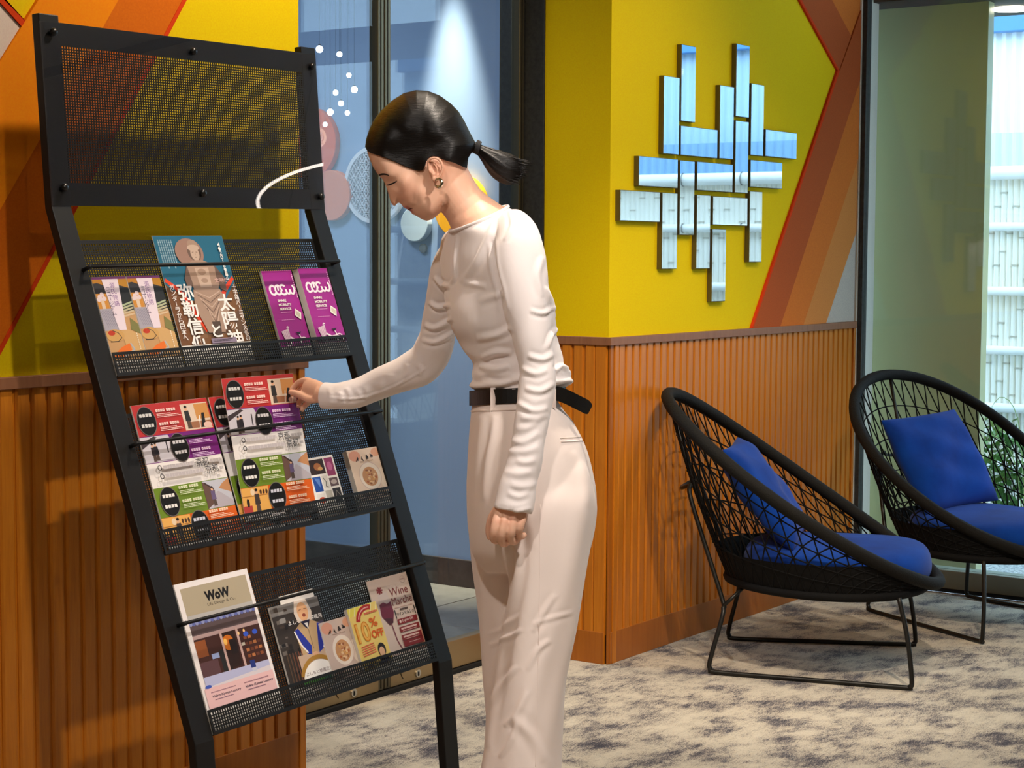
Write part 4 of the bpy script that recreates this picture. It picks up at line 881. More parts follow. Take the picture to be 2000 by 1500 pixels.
# ================================================================ HALL: wall discs and lamps
def hp(x, y, xx=XH): return on_plane(x, y, 0, xx)
def wall_disc(px_, ry_px, mat, label, depth=0.03, gap=0.0):
    p = hp(*px_); e = hp(px_[0], px_[1] - ry_px); r = e[2] - p[2]
    o = MB().disc_x((p[1], p[2]), r, XH - depth - gap, XH - gap - 0.0005, 48).build('wall_disc', mat, None, bevel=0.003, off=(XH, p[1], p[2]))
    return tag(o, label, 'wall disc', 'round wall discs in the hall'), p, r
wall_disc((612, 281), 70, 'disc_orange', 'large orange disc on the hall wall behind the rack header')
wall_disc((655, 382), 49, 'disc_pink', 'pink disc low on the hall wall beside the rack post')
wall_disc((906, 404), 62, 'disc_amber', 'amber disc on the hall wall behind the neck of the woman')
wall_disc((818, 438), 34, 'disc_blue', 'pale blue disc under the chin of the woman')
wall_disc((828.5, 485), 9, 'disc_grey', 'tiny grey disc on the hall wall below the pale blue disc', 0.012)
p = hp(738, 361); r = hp(738, 361 - 76)[2] - p[2]
lat = empty('lattice_disc', (XH, p[1], p[2])); tag(lat, 'white lattice disc of interlocking circles on the hall wall', 'wall disc', 'round wall discs in the hall')
MB().disc_x((p[1], p[2]), r * 0.98, XH - 0.012, XH - 0.0005, 48).build('backing', 'disc_mauve', lat)
def flat_ring(cy, cz, r0, r1, x0, x1, n=40, clip=None):
    m = MB()
    for k in range(n):
        a, b = 2 * math.pi * k / n, 2 * math.pi * (k + 1) / n
        q = [(cy + rr * math.cos(t), cz + rr * math.sin(t)) for rr, t in ((r0, a), (r1, a), (r1, b), (r0, b))]
        if clip and any(math.hypot(u - clip[0], v - clip[1]) > clip[2] for u, v in q): continue
        m.prism(q, 0, x0, x1)
    return m
flat_ring(p[1], p[2], r * 0.90, r, XH - 0.024, XH - 0.0006, 56).build('rim', 'disc_white', lat)
m = MB(); cr = r * 0.19
for i in range(-9, 10):
    for j in range(-9, 10):
        if (i + j) % 2: continue
        cy, cz = p[1] + i * cr * 0.72, p[2] + j * cr * 0.72 * 1.35
        if math.hypot(cy - p[1], cz - p[2]) > r * 1.1: continue
        g = flat_ring(cy, cz, cr * 0.95, cr * 1.05, XH - 0.022, XH - 0.012, 20, (p[1], p[2], r * 0.93)); m.add(g.v, g.f)
m.build('lattice', 'disc_white', lat, fix=False)
# pendant bulbs
for i, (bx, by, rr) in enumerate(((624, 96, 0.0135), (663, 106, 0.0105), (727, 115, 0.010), (681.5, 147, 0.009), (692, 175, 0.0125), (655.5, 181, 0.010), (666, 202, 0.0105), (645, 219, 0.012), (678.5, 220.5, 0.0095), (635, 243, 0.009))):
    q = hp(bx, by, XH - 0.25 - 0.05 * (i % 4)); b = empty('pendant_bulb', q)
    tag(b, 'round glowing pendant bulb in the hall, %s' % ('largest', 'second highest', 'one beside the door stile', 'fourth highest', 'rightmost free hanging', 'middle left', 'middle', 'lower left', 'lower right', 'lowest')[i], 'lamp', 'pendant bulbs in the hall')
    MB().sphere(q, rr, 12, 8).build('glass_globe', 'bulb_glow', b, smooth=True)
    MB().tube([q + np.array([0, 0, rr]), (q[0], q[1], CEIL)], 0.0006, 4).build('cord', 'cord', b)
    MB().tube([q + np.array([0, 0, rr * 0.9]), q + np.array([0, 0, rr * 1.35])], rr * 0.35, 8).build('socket', 'cord', b)
# hall lamps
def hall_lamp(loc, label, kind, energy, color, **kw):
    h = empty('hall_lamp', loc); tag(h, label, 'lamp', 'hall ceiling lamps')
    x, y, z = loc
    MB().prism([(x + 0.06 * math.cos(k * math.pi / 12), y + 0.06 * math.sin(k * math.pi / 12)) for k in range(24)], 2, CEIL - 0.02, CEIL - 0.0005).build('housing', 'white_metal', h)
    ld = bpy.data.lights.new('hall_beam', kind); ld.energy = energy; ld.color = color
    lo = bpy.data.objects.new('hall_beam', ld); COL.objects.link(lo); lo.parent = h; lo.location = (0, 0, -0.03)
    if kind == 'SPOT':
        ld.spot_size = math.radians(kw['cone']); ld.spot_blend = kw['blend']; ld.shadow_soft_size = kw.get('soft', 0.02)
        lo.rotation_euler = Vector(np.array(kw['aim']) - np.array((x, y, z - 0.03))).to_track_quat('-Z', 'Y').to_euler()
    elif kind == 'AREA': ld.shape = 'DISK'; ld.size = kw['size']
    return h
q = hp(882, -140)
hall_lamp((XH - 0.16, q[1], CEIL), 'spotlight washing the hall wall above the amber disc', 'SPOT', 620, (1.0, 0.86, 0.62), cone=25, blend=1.0, aim=(XH - 0.02, q[1] - 0.02, 1.2))
hall_lamp((4.2, 4.6, CEIL), 'cool ceiling lamp in the middle of the hall', 'AREA', 22, (0.80, 0.90, 1.0), size=0.6)
hall_lamp((3.4, 6.3, CEIL), 'cool ceiling lamp deep in the hall', 'AREA', 22, (0.80, 0.90, 1.0), size=0.6)

# ring pendant by the window wall, mirrored in the acrylic of the rack header
rc = np.array([6.02, 0.70, 1.772]); rl = empty('ring_pendant', rc); tag(rl, 'glowing ring pendant lamp hanging out of frame, mirrored in the rack header', 'lamp')
ax_ = np.array([0.63, 0.77, 0.0]); ay_ = np.array([0.73, -0.60, -0.22]); ay_ /= np.linalg.norm(ay_)
MB().tube([rc + 0.42 * (ax_ * math.cos(a) + ay_ * math.sin(a)) for a in np.linspace(0, 2 * math.pi, 60, endpoint=False)], 0.0065, 8, closed=True).build('light_ring', 'ring_glow', rl, smooth=True)
for a in (0.3, 2.4, 4.5):
    q = rc + 0.42 * (ax_ * math.cos(a) + ay_ * math.sin(a)); MB().tube([q, (rc[0], rc[1], CEIL)], 0.0012, 5).build('cord', 'cord', rl)

# ================================================================ LOUNGE CHAIRS
def make_chair():
    """local frame: y forward, x to the side, origin on the floor between the rear ends of the runners"""
    c = empty('lounge_chair'); tag(c, 'low black rope lounge chair against the ribbed wall', 'chair', 'rope lounge chairs')
    NH = 96
    def hoop(t):
        # t = 0 at the front, pi at the top of the back
        cv = math.cos(t); k = 0.5 - 0.5 * cv
        v = 0.245 + 0.415 * cv; z = 0.545 - 0.275 * cv - 0.03 * math.sin(t) ** 2
        u = 0.375 * math.sin(t) * (1.0 - 0.10 * cv)
        return np.array([u, v, z])
    def seat(t):
        cv = math.cos(t)
        return np.array([0.300 * math.sin(t) * (1 + 0.10 * cv), 0.322 + 0.300 * cv, 0.262 - 0.002 * cv])
    def shell(t, k):
        a, b = hoop(t), seat(t); p = a * (1 - k) + b * k
        ctr = np.array([0, 0.30, p[2]]); d = p - ctr; d[2] = 0; L_ = np.linalg.norm(d) + 1e-9
        return p + d / L_ * (0.014 * math.sin(math.pi * k) * (0.5 - 0.5 * math.cos(t)))
    T = [2 * math.pi * i / NH for i in range(NH)]
    MB().tube([hoop(t) for t in T], 0.0195, 10, closed=True).build('hoop_rim', 'rope_rim', c, smooth=True)
    MB().tube([seat(t) for t in T], 0.014, 8, closed=True).build('seat_ring', 'rope_black', c, smooth=True)
    net = MB(); NS = 52; r = 0.0024
    for i in range(NS):
        t0 = 2 * math.pi * i / NS; t1 = 2 * math.pi * (i + 1) / NS
        if min(t0, 2 * math.pi - t0) < 0.34 or min(t1, 2 * math.pi - t1) < 0.34: continue
        for j in range(5):
            a, b = j / 5.0, (j + 1) / 5.0
            net.tube([shell(t0, a), shell(t0, (a + b) / 2), shell(t0, b)], r, 5, cap=False)
            net.tube([shell(t0, a), shell((t0 + t1) / 2, (a + b) / 2), shell(t1, b)], r, 5, cap=False)
            if j: net.sphere(shell(t0, a), 0.0048, 6, 4)
    for j in range(1, 5):
        net.tube([shell(t, j / 5.0) for t in np.linspace(0.36, 2 * math.pi - 0.36, 80)], r, 5)
    n = net.build('rope_net', 'rope_black', c, smooth=True, fix=False); n['kind'] = 'stuff'
    # tightly wound lower band of the shell
    m = MB(); rows = []
    for j in range(6): rows.append([shell(t, 1 - (1 - j / 5) * min(0.92, 0.095 / max(0.02, hoop(t)[2] - 0.262))) for t in T])
    m.loft(rows, cap=False); m.build('wound_band', 'rope_black', c, smooth=True)
    m = MB(); rr = []
    for s in (1.0, 0.75, 0.5, 0.25, 0.02):
        rr.append([np.array([seat(t)[0] * s, 0.325 + (seat(t)[1] - 0.325) * s, 0.262 - 0.022 * (1 - s * s)]) for t in T])
    m.loft(rr, cap=False).build('seat_web', 'rope_black', c, smooth=True)
    m = MB(); rr = [[p + np.array([0, 0, -0.006]) for p in q] for q in rr]
    # back spine
    MB().tube([hoop(math.pi), shell(math.pi, 0.35), shell(math.pi, 0.7), seat(math.pi)], 0.006, 8).build('back_spine', 'chair_metal', c, smooth=True)
    for s in (-1, 1):
        pts = [(0.10 * s, -0.085, 0.55), (0.135 * s, -0.075, 0.50), (0.185 * s, 0.025, 0.225), (0.200 * s, 0.032, 0.195), (0.215 * s, 0.030, 0.165), (0.240 * s, 0.000, 0.045), (0.244 * s, 0.001, 0.018), (0.247 * s, 0.022, 0.0085),
               (0.27 * s, 0.25, 0.0080), (0.300 * s, 0.560, 0.0080), (0.3045 * s, 0.584, 0.0115), (0.304 * s, 0.590, 0.032), (0.285 * s, 0.575, 0.15), (0.262 * s, 0.548, 0.262)]
        MB().tube(spline(pts, 70), 0.0072, 9).build('runner', 'chair_metal', c, smooth=True)
        MB().tube([(0.198 * s, 0.032, 0.20), (0.165 * s, 0.085, 0.250)], 0.006, 8).build('rear_link', 'chair_metal', c, smooth=True)
    pts = [(0.10, -0.085, 0.55), (0.06, -0.115, 0.535), (0.0, -0.125, 0.53), (-0.06, -0.115, 0.535), (-0.10, -0.085, 0.55)]
    MB().tube(spline(pts, 20), 0.006, 8).build('rear_bow', 'chair_metal', c, smooth=True)
    return c
def make_seat_cushion():
    m = MB(); rings = []; n = 56
    prof = [(0.02, 0.272), (0.7, 0.272), (0.92, 0.276), (0.99, 0.292), (1.0, 0.318), (0.985, 0.346), (0.93, 0.368), (0.80, 0.380), (0.5, 0.387), (0.02, 0.389)]
    for s, z in prof:
        ring = []
        for k in range(n):
            t = 2 * math.pi * k / n; e = 0.82
            cx, sy_ = math.copysign(abs(math.cos(t)) ** e, math.cos(t)), math.copysign(abs(math.sin(t)) ** e, math.sin(t))
            zz = z + (0.007 * s * math.cos(2 * t) if z > 0.36 else 0)
            ring.append((0.272 * s * sy_, 0.355 + 0.285 * s * cx, zz))
        rings.append(ring)
    o = m.loft(rings).build('seat_cushion', 'cushion_blue', None, smooth=True)
    md = o.modifiers.new('s', 'SUBSURF'); md.levels = 1; md.render_levels = 1
    return o
def make_back_cushion():
    m = MB(); n = 22; hw, hh, th = 0.205, 0.190, 0.056; vs = []; fs = []
    for side in (1, -1):
        for j in range(n + 1):
            for i in range(n + 1):
                u, v = 2 * i / n - 1, 2 * j / n - 1
                pinch = 1 - 0.06 * (1 - u * u) * abs(v) ** 6 * 1.0; pv = 1 - 0.06 * (1 - v * v) * abs(u) ** 6
                f = max(0.0, (1 - abs(u) ** 3.2)) ** 0.55 * max(0.0, (1 - abs(v) ** 3.2)) ** 0.55
                x_ = hw * u * pv; z_ = hh * v * pinch
                w_ = 0.006 * math.sin(5 * u + 3 * v) * f + 0.004 * math.sin(9 * v - 4 * u) * f
                vs.append((x_, side * (th * f) + w_, z_))
    N1 = (n + 1) ** 2
    for s_ in range(2):
        for j in range(n):
            for i in range(n):
                a = s_ * N1 + j * (n + 1) + i; q = (a, a + 1, a + n + 2, a + n + 1); fs.append(q if s_ else q[::-1])
    o = m.add(vs, fs).build('back_cushion', 'cushion_blue', None, smooth=True, fix=False)
    bm = bmesh.new(); bm.from_mesh(o.data); bmesh.ops.remove_doubles(bm, verts=bm.verts, dist=0.0004); bmesh.ops.recalc_face_normals(bm, faces=bm.faces); bm.to_mesh(o.data); bm.free()
    md = o.modifiers.new('s', 'SUBSURF'); md.levels = 1; md.render_levels = 1
    return o
ch1 = make_chair(); sc1 = make_seat_cushion(); bc1 = make_back_cushion()
ch2 = copy_tree(ch1); sc2 = sc1.copy(); COL.objects.link(sc2); bc2 = bc1.copy(); COL.objects.link(bc2)
ch2['label'] = 'low black rope lounge chair by the window beside the green pillar'
def place(ch, sc, bc, org, fwd, who, cush):
    a = math.atan2(-fwd[0], fwd[1]); R_ = Matrix.Rotation(a, 4, 'Z'); T_ = Matrix.Translation(org)
    ch.location = org; ch.rotation_euler = (0, 0, a)
    sc.location = org; sc.rotation_euler = (0, 0, a)
    u, v, z, lean, yaw, roll = cush
    bc.matrix_world = T_ @ R_ @ Matrix.Translation((u, v, z)) @ Matrix.Rotation(yaw, 4, 'Z') @ Matrix.Rotation(lean, 4, 'X') @ Matrix.Rotation(roll, 4, 'Y')
    tag(sc, 'rounded royal blue seat cushion in the %s' % who, 'cushion', 'blue seat cushions'); tag(bc, 'square royal blue back cushion leaning in the %s' % who, 'cushion', 'blue back cushions')
place(ch1, sc1, bc1, (4.9675, 2.66, 0), (0.365, -0.931), 'chair at the ribbed wall', (0.0, 0.130, 0.522, 0.62, 0.0, 0.0))
place(ch2, sc2, bc2, (6.14, 2.486, 0), (-0.388, -0.922), 'chair by the window', (0.035, 0.125, 0.536, 0.55, 0.06, 0.06))

# ================================================================ THE WOMAN
ZW = 3.40                                   # distance of her middle plane from the lens, metres along the view axis
PXM = ZW / F_PX                             # metres per pixel in that plane
def PX(x, y, c=0.0): return EYE + px_ray(x, y) * (ZW - c)
def ring(F, B, hc, c0=0.0, n=36, e=2.0, sk=0.0, wave=None):
    """cross-section: F and B are the outline pixels on the two sides, hc half depth (m), sk how far the near side is shifted (px)"""
    F = np.array(F, float); B = np.array(B, float); mid = (F + B) / 2; hv = (B - F) / 2; L_ = np.linalg.norm(hv)
    if sk: hv = hv * math.sqrt(max(0.05, 1 - (sk / L_) ** 2))
    out = []
    for k in range(n):
        t = 2 * math.pi * k / n; ct, st = math.cos(t), math.sin(t); a = math.copysign(abs(ct) ** (2 / e), ct); b = math.copysign(abs(st) ** (2 / e), st)
        w_ = 1.0 + (wave(t) if wave else 0.0)
        q = mid + hv * a * w_; out.append(PX(q[0] + sk * b, q[1], c0 + hc * b * w_))
    return out
def interp_rings(keys, per=6, n=36):
    """keys: (Fx,Fy,Bx,By,hc,c0,sk); smooth interpolation to many rings"""
    K = spline(keys, (len(keys) - 1) * per + 1); return K
def limb(keys, per=6, n=24, wave=None):
    """keys: (x, y, half width px, c, half depth m) along a limb; cross-sections lie across the path"""
    K = spline(keys, (len(keys) - 1) * per + 1); rings = []
    P = [PX(k[0], k[1], k[3]) for k in K]; view = FW
    for i, k in enumerate(K):
        t = P[min(i + 1, len(P) - 1)] - P[max(i - 1, 0)]; t /= np.linalg.norm(t)
        s = np.cross(t, view); s /= np.linalg.norm(s); d = np.cross(s, t); d /= np.linalg.norm(d)
        if d @ FW > 0: d = -d
        w_ = k[2] * (ZW - k[3]) / F_PX; h_ = k[4]
        r_ = []
        for j in range(n):
            a = 2 * math.pi * j / n; q = 1 + (wave(i / per, a) if wave else 0.0)
            r_.append(P[i] + s * (w_ * math.cos(a) * q) + d * (h_ * math.sin(a) * q))
        rings.append(r_)
    return rings
def creases(me, o3, lines):
    """soft ridges and furrows of cloth: each line is a pixel path with a width (px), a height (m) and a depth window"""
    me.update(); n = len(me.vertices); co = np.empty(n * 3, np.float32); me.vertices.foreach_get('co', co); co = co.reshape(-1, 3)
    no = np.empty(n * 3, np.float32); me.vertices.foreach_get('normal', no); no = no.reshape(-1, 3)
    d = co + o3.astype(np.float32) - EYE.astype(np.float32); z = d @ FW; x = 1000 + F_PX * (d @ RT) / z; y = 750 - F_PX * (d @ UPV) / z; off = np.zeros(n)
    facing = (no @ FW) < 0.1
    for pts, wid, hgt in lines:
        K = spline(pts, 24); best = np.full(n, 1e9); par = np.zeros(n)
        for i in range(23):
            a, b = K[i], K[i + 1]; e = b - a; L2 = e @ e + 1e-9; t = np.clip(((x - a[0]) * e[0] + (y - a[1]) * e[1]) / L2, 0, 1)
            q = (x - a[0] - t * e[0]) ** 2 + (y - a[1] - t * e[1]) ** 2; w_ = q < best; best[w_] = q[w_]; par[w_] = (i + t[w_]) / 23
        taper = np.sin(np.pi * np.clip(par, 0, 1)) ** 0.6; r = np.sqrt(best) / wid
        off += np.where(facing, hgt * taper * (np.exp(-r * r) - 0.45 * np.exp(-((r - 1.9) ** 2))), 0)
    co = co + no * off[:, None].astype(np.float32); me.vertices.foreach_set('co', co.ravel()); me.update()
def remeshed(name, mb, voxel, smooth_it, mat, parent, factor=0.5, crease=None):
    o = mb.build(name + '_src', None, None)
    md = o.modifiers.new('r', 'REMESH'); md.mode = 'VOXEL'; md.voxel_size = voxel; md.adaptivity = 0.0
    if smooth_it:
        sm = o.modifiers.new('s', 'SMOOTH'); sm.iterations = smooth_it; sm.factor = factor
    dg = bpy.context.evaluated_depsgraph_get(); ev = o.evaluated_get(dg); me = bpy.data.meshes.new_from_object(ev); me.name = name
    bpy.data.objects.remove(o)
    o3 = origin_of(parent)
    co = np.empty(len(me.vertices) * 3, np.float32); me.vertices.foreach_get('co', co); co = co.reshape(-1, 3) - o3.astype(np.float32); me.vertices.foreach_set('co', co.ravel())
    if crease:
        creases(me, o3, *crease)
    me.polygons.foreach_set('use_smooth', np.ones(len(me.polygons), bool)); me.update()
    ob = bpy.data.objects.new(name, me); COL.objects.link(ob); ob.parent = parent
    me.materials.clear(); me.materials.append(MATS[mat]); return ob
_foot = PX(1010, 1000, 0.0); woman = empty('person', (_foot[0], _foot[1], 0.0))
tag(woman, 'woman in a white top and wide cream trousers pulling a flyer from the rack', 'person')

# ---- head: side outline in pixels, thickness from the distance to the outline
FACE = [(716, 284), (717, 296), (722, 311), (728.5, 326), (735, 337), (741, 344), (747, 350), (751, 357), (755, 367), (758.5, 378), (761, 388), (763.5, 396), (767.5, 401.5), (772.5, 401.5), (776, 396.5), (779.5, 395), (784, 399.5), (788.5, 405.5), (793, 408), (796, 408.8), (797.5, 411), (801.5, 412), (803.5, 415.5), (804.5, 418.5), (808, 419.5), (813, 421.5), (819, 425.5), (826, 429.5), (834, 431.5), (842, 429.5), (851, 424), (860, 415)]
SKULL = [(870, 404), (884, 390), (898, 376), (908, 358), (912, 338), (914, 316), (915, 296), (913, 274), (906, 250), (895, 228), (878, 208), (858, 193), (836, 184), (812, 183), (788, 190), (766, 204), (746, 222), (731, 243), (722, 264)]
HEAD = np.array(FACE + SKULL, float)
def densify(P, step=2.0, closed=True):
    out = []; m = len(P)
    for i in range(m if closed else m - 1):
        a, b = np.array(P[i], float), np.array(P[(i + 1) % m], float); k = max(1, int(np.linalg.norm(b - a) / step))
        out += [a + (b - a) * j / k for j in range(k)]
    return np.array(out)
HO = densify(HEAD, 2.0)
CTRL = np.array([  # x, y, half width (px), rounding radius (px)
    (850, 250, 78, 62), (800, 240, 74, 60), (760, 262, 66, 52), (880, 300, 72, 52), (840, 330, 70, 48), (745, 318, 54, 38), (760, 340, 56, 40), (790, 355, 62, 42), (820, 375, 60, 40),
    (758, 370, 22, 15), (762, 385, 17, 10), (768, 398, 17, 9), (776, 394, 24, 13), (786, 402, 26, 16), (797, 411, 26, 16), (808, 419, 28, 18), (830, 428, 32, 20), (790, 385, 46, 32), (805, 398, 46, 32), (835, 405, 52, 34), (865, 395, 54, 36), (890, 360, 56, 40), (752, 356, 34, 22), (741, 344, 46, 30), (772, 372, 40, 26)], float)
def head_h(p, outline, grow=0.0):
    d = np.sqrt(((outline - p) ** 2).sum(1)).min()
    w = 1.0 / (((CTRL[:, :2] - p) ** 2).sum(1) + 70.0) ** 1.35; w /= w.sum(); W_ = (w * CTRL[:, 2]).sum(); D_ = (w * CTRL[:, 3]).sum()
    q = min(d / D_, 1.0); h = (W_ + grow) * math.sqrt(max(0.0, 1 - (1 - q) ** 2.1))
    def g(cx, cy, sx, sy, a, rot=0.0):
        dx, dy = p[0] - cx, p[1] - cy; c_, s_ = math.cos(rot), math.sin(rot); u, v = dx * c_ + dy * s_, -dx * s_ + dy * c_
        return a * math.exp(-(u / sx) ** 2 - (v / sy) ** 2)
    if grow == 0.0:
        h += g(766, 357, 9, 8, -7.0) + g(757, 343, 12, 5, 2.5, 0.7) + g(770, 359, 7, 4, 3.0, -0.3) + g(792, 372, 16, 12, 4.0) + g(772, 399, 5, 4, 4.0) + g(780, 398, 5, 4, -2.0) + g(794, 405, 6, 2.5, 2.2, 0.5) + g(801, 412, 5, 2.5, 2.2, 0.5) + g(808, 405, 4, 5, -2.5) + g(806, 417, 7, 3, -2.0, 0.6)
    return max(h, 0.0)
def inflate(mb, outline, center, hfun, K=26, c0=0.0, power=1.35):
    C_ = np.array(center, float); rows = []
    taus = np.minimum((np.arange(K) / (K - 1)) ** power, 0.995)
    Q = [[B_ + (C_ - B_) * t for B_ in outline] for t in taus]
    Hh = np.array([[hfun(q) if k else 0.0 for q in Q[k]] for k in range(K)])
    far = np.array([[np.sqrt(((outline - q) ** 2).sum(1)).min() for q in Q[k]] for k in range(K)]); wgt = np.clip((far - 12.0) / 16.0, 0, 1)
    for it in range(10):
        S_ = Hh.copy(); S_[1:-1] = (Hh[:-2] + Hh[2:] + np.roll(Hh, 1, 1)[1:-1] + np.roll(Hh, -1, 1)[1:-1]) / 4; S_[-1] = Hh[-2].mean()
        Hh = Hh + (S_ - Hh) * wgt * 0.8
    for side in (1, -1):
        for k in range(K): rows.append([PX(q[0], q[1], c0 + side * hh * PXM) for q, hh in zip(Q[k], Hh[k])])
    mb.loft(rows[:K][::-1] + rows[K + 1:], cap=True)
skin = MB()
inflate(skin, HO, (822, 312), lambda q: head_h(q, HO), 30)
# ear (near side): a shallow shell with a folded rim
def tube_px(mb, pts, r, n=8, per=5):
    K = spline(pts, (len(pts) - 1) * per + 1); R_ = np.interp(np.linspace(0, len(pts) - 1, len(K)), range(len(pts)), r)
    mb.tube([PX(k[0], k[1], k[2]) for k in K], [a * PXM for a in R_], n)
EC = 0.073
ear_rim = [(838, 331, EC - .004), (836, 322, EC), (838, 313, EC + .006), (845, 308.5, EC + .010), (854, 309.5, EC + .011), (861, 316, EC + .011), (864.5, 326, EC + .010), (863, 336, EC + .008), (858.5, 344, EC + .005), (852, 350, EC + .003), (847.5, 351, EC), (846, 346, EC - .002)]
tube_px(skin, ear_rim, [2.4, 2.6, 2.9, 3.0, 3.0, 3.0, 3.0, 3.0, 3.2, 3.8, 3.4, 2.6], 8)
m_ = []
for s in (1.0, 0.7, 0.35, 0.05):
    m_.append([PX(850 + 13.0 * s * math.cos(a) + 1.5 * s * math.sin(a), 329 + 19.5 * s * math.sin(a), EC + 0.001 - 0.004 * (1 - s)) for a in np.linspace(0, 2 * math.pi, 24, endpoint=False)])
m2 = [[p + FW * 0.012 for p in r_] for r_ in m_[::-1]]
skin.loft(m_[::-1] + m2[::-1])
tube_px(skin, [(846, 319, EC + .003), (851, 324, EC + .004), (854, 333, EC + .003), (851, 341, EC + .002)], [1.8, 2.2, 2.2, 1.6], 8)
tube_px(skin, [(838, 333, EC - .002), (842, 336, EC + .003), (845, 341, EC + .001)], [2.4, 2.4, 1.8], 8)
# neck, shoulders and a body under the clothes
skin.loft([ring(a, b, h, c, e=2.0) for a, b, h, c in (((842, 384), (908, 318), .050, -.002), ((852, 400), (916, 334), .052, -.003), ((862, 414), (925, 350), .052, -.004), ((870, 424), (936, 368), .053, -.005), ((876, 434), (952, 382), .058, -.006), ((880, 444), (972, 396), .075, -.006), ((884, 453), (990, 408), .080, -.004), ((905, 478), (1000, 444), .075, 0.0), ((925, 520), (1010, 494), .080, 0.0), ((925, 620), (1045, 604), .090, 0.0), ((940, 700), (1070, 690), .09, 0.0), ((946, 780), (1070, 770), .095, 0.0), ((945, 880), (1100, 870), .11, 0.0), ((945, 1000), (1110, 990), .115, 0.0), ((950, 1040), (1090, 1030), .11, 0.0))])
for pth in ([(985, 480, 20, .05, .02), (1012, 530, 28, .150, .028), (1032, 610, 32, .175, .032), (1046, 720, 26, .185, .027), (1036, 800, 26, .195, .026), (1022, 900, 22, .205, .023), (1006, 975, 20, .210, .019), (1001, 1000, 21, .212, .016)],
            [(940, 490, 20, -.05, .02), (890, 530, 20, -.15, .024), (862, 610, 20, -.215, .024), (848, 680, 20, -.26, .022), (800, 726, 20, -.30, .022), (730, 750, 22, -.345, .022), (668, 768, 18, -.375, .018), (630, 771, 17, -.392, .015), (618, 768, 18, -.398, .013)],
            [(1060, 990, 62, .085, .07), (1065, 1200, 46, .085, .055), (1050, 1400, 38, .085, .048), (1030, 1600, 32, .085, .040), (1015, 1740, 24, .085, .028), (1012, 1800, 24, .085, .028)],
            [(1010, 990, 62, -.085, .07), (1015, 1200, 46, -.085, .055), (1005, 1400, 38, -.085, .048), (995, 1580, 32, -.085, .040), (985, 1680, 24, -.085, .028), (982, 1705, 24, -.085, .028)]):
    skin.loft(limb(pth))
# near hand: relaxed, knuckles to the viewer, fingers curling down and in
HC = 0.214
skin.loft(limb([(1001, 985, 22, HC - .002, .016), (1000, 996, 28, HC - .002, .014), (998, 1006, 32, HC - .003, .012), (997, 1016, 32, HC - .006, .010), (997, 1024, 28, HC - .010, .008)]))
for pts, r_ in (([(974, 1002, HC - .002), (969, 1018, HC + .006), (965, 1036, HC + .007), (963, 1049, HC - .001), (968, 1056, HC - .013), (978, 1052, HC - .026)], [7.5, 8.6, 8.0, 7.6, 7.2, 6.2]),
                ([(989, 1001, HC), (985, 1018, HC + .010), (980, 1040, HC + .012), (978, 1054, HC + .003), (984, 1062, HC - .011), (994, 1057, HC - .026)], [7.5, 8.8, 8.1, 7.8, 7.4, 6.4]),
                ([(1006, 1001, HC), (1003, 1017, HC + .009), (999, 1037, HC + .011), (997, 1050, HC + .003), (1003, 1058, HC - .011), (1012, 1053, HC - .024)], [7.5, 8.6, 8.0, 7.6, 7.2, 6.2]),
                ([(1022, 1000, HC - .003), (1020, 1014, HC + .005), (1016, 1030, HC + .006), (1014, 1041, HC - .002), (1018, 1048, HC - .013), (1025, 1044, HC - .024)], [6.8, 7.8, 7.2, 6.8, 6.4, 5.6]),
                ([(974, 992, HC - .010), (963, 1008, HC - .018), (957, 1026, HC - .024), (956, 1043, HC - .028), (959, 1053, HC - .030)], [9.0, 8.8, 8.2, 7.6, 5.8])):
    tube_px(skin, pts, r_, 10)
# far hand: thumb and forefinger pinching the flyer, the others folded below
FC = -0.425
skin.loft(limb([(632, 770, 17, -.392, .014), (622, 766, 21, -.402, .014), (610, 764, 24, -.412, .014), (600, 764, 22, -.420, .013), (594, 764, 17, -.424, .011)]))
for pts, r_ in (([(612, 748, -.412), (598, 743, -.425), (584, 747, -.436), (574, 756, -.440), (568, 763, -.438)], [8.2, 7.8, 7.2, 6.4, 5.0]),
                ([(616, 780, -.395), (602, 779, -.402), (588, 772, -.412), (574, 767, -.418), (564, 765.5, -.420)], [9.2, 8.6, 7.8, 7.2, 5.2]),
                ([(605, 752, -.428), (592, 756, -.446), (582, 766, -.454), (578, 775, -.450)], [7.8, 7.4, 6.8, 5.4]),
                ([(604, 768, -.432), (594, 776, -.446), (585, 786, -.450), (583, 795, -.444)], [7.6, 7.2, 6.6, 5.2]),
                ([(608, 780, -.424), (600, 788, -.436), (592, 796, -.440), (589, 803, -.436)], [7.0, 6.6, 6.0, 4.8])):
    tube_px(skin, pts, r_, 10)
# feet
for cx, cy, c in ((1000, 1806, .085), (970, 1712, -.085)):
    zf = None
body = remeshed('body', skin, 0.0021, 2, 'skin', woman)
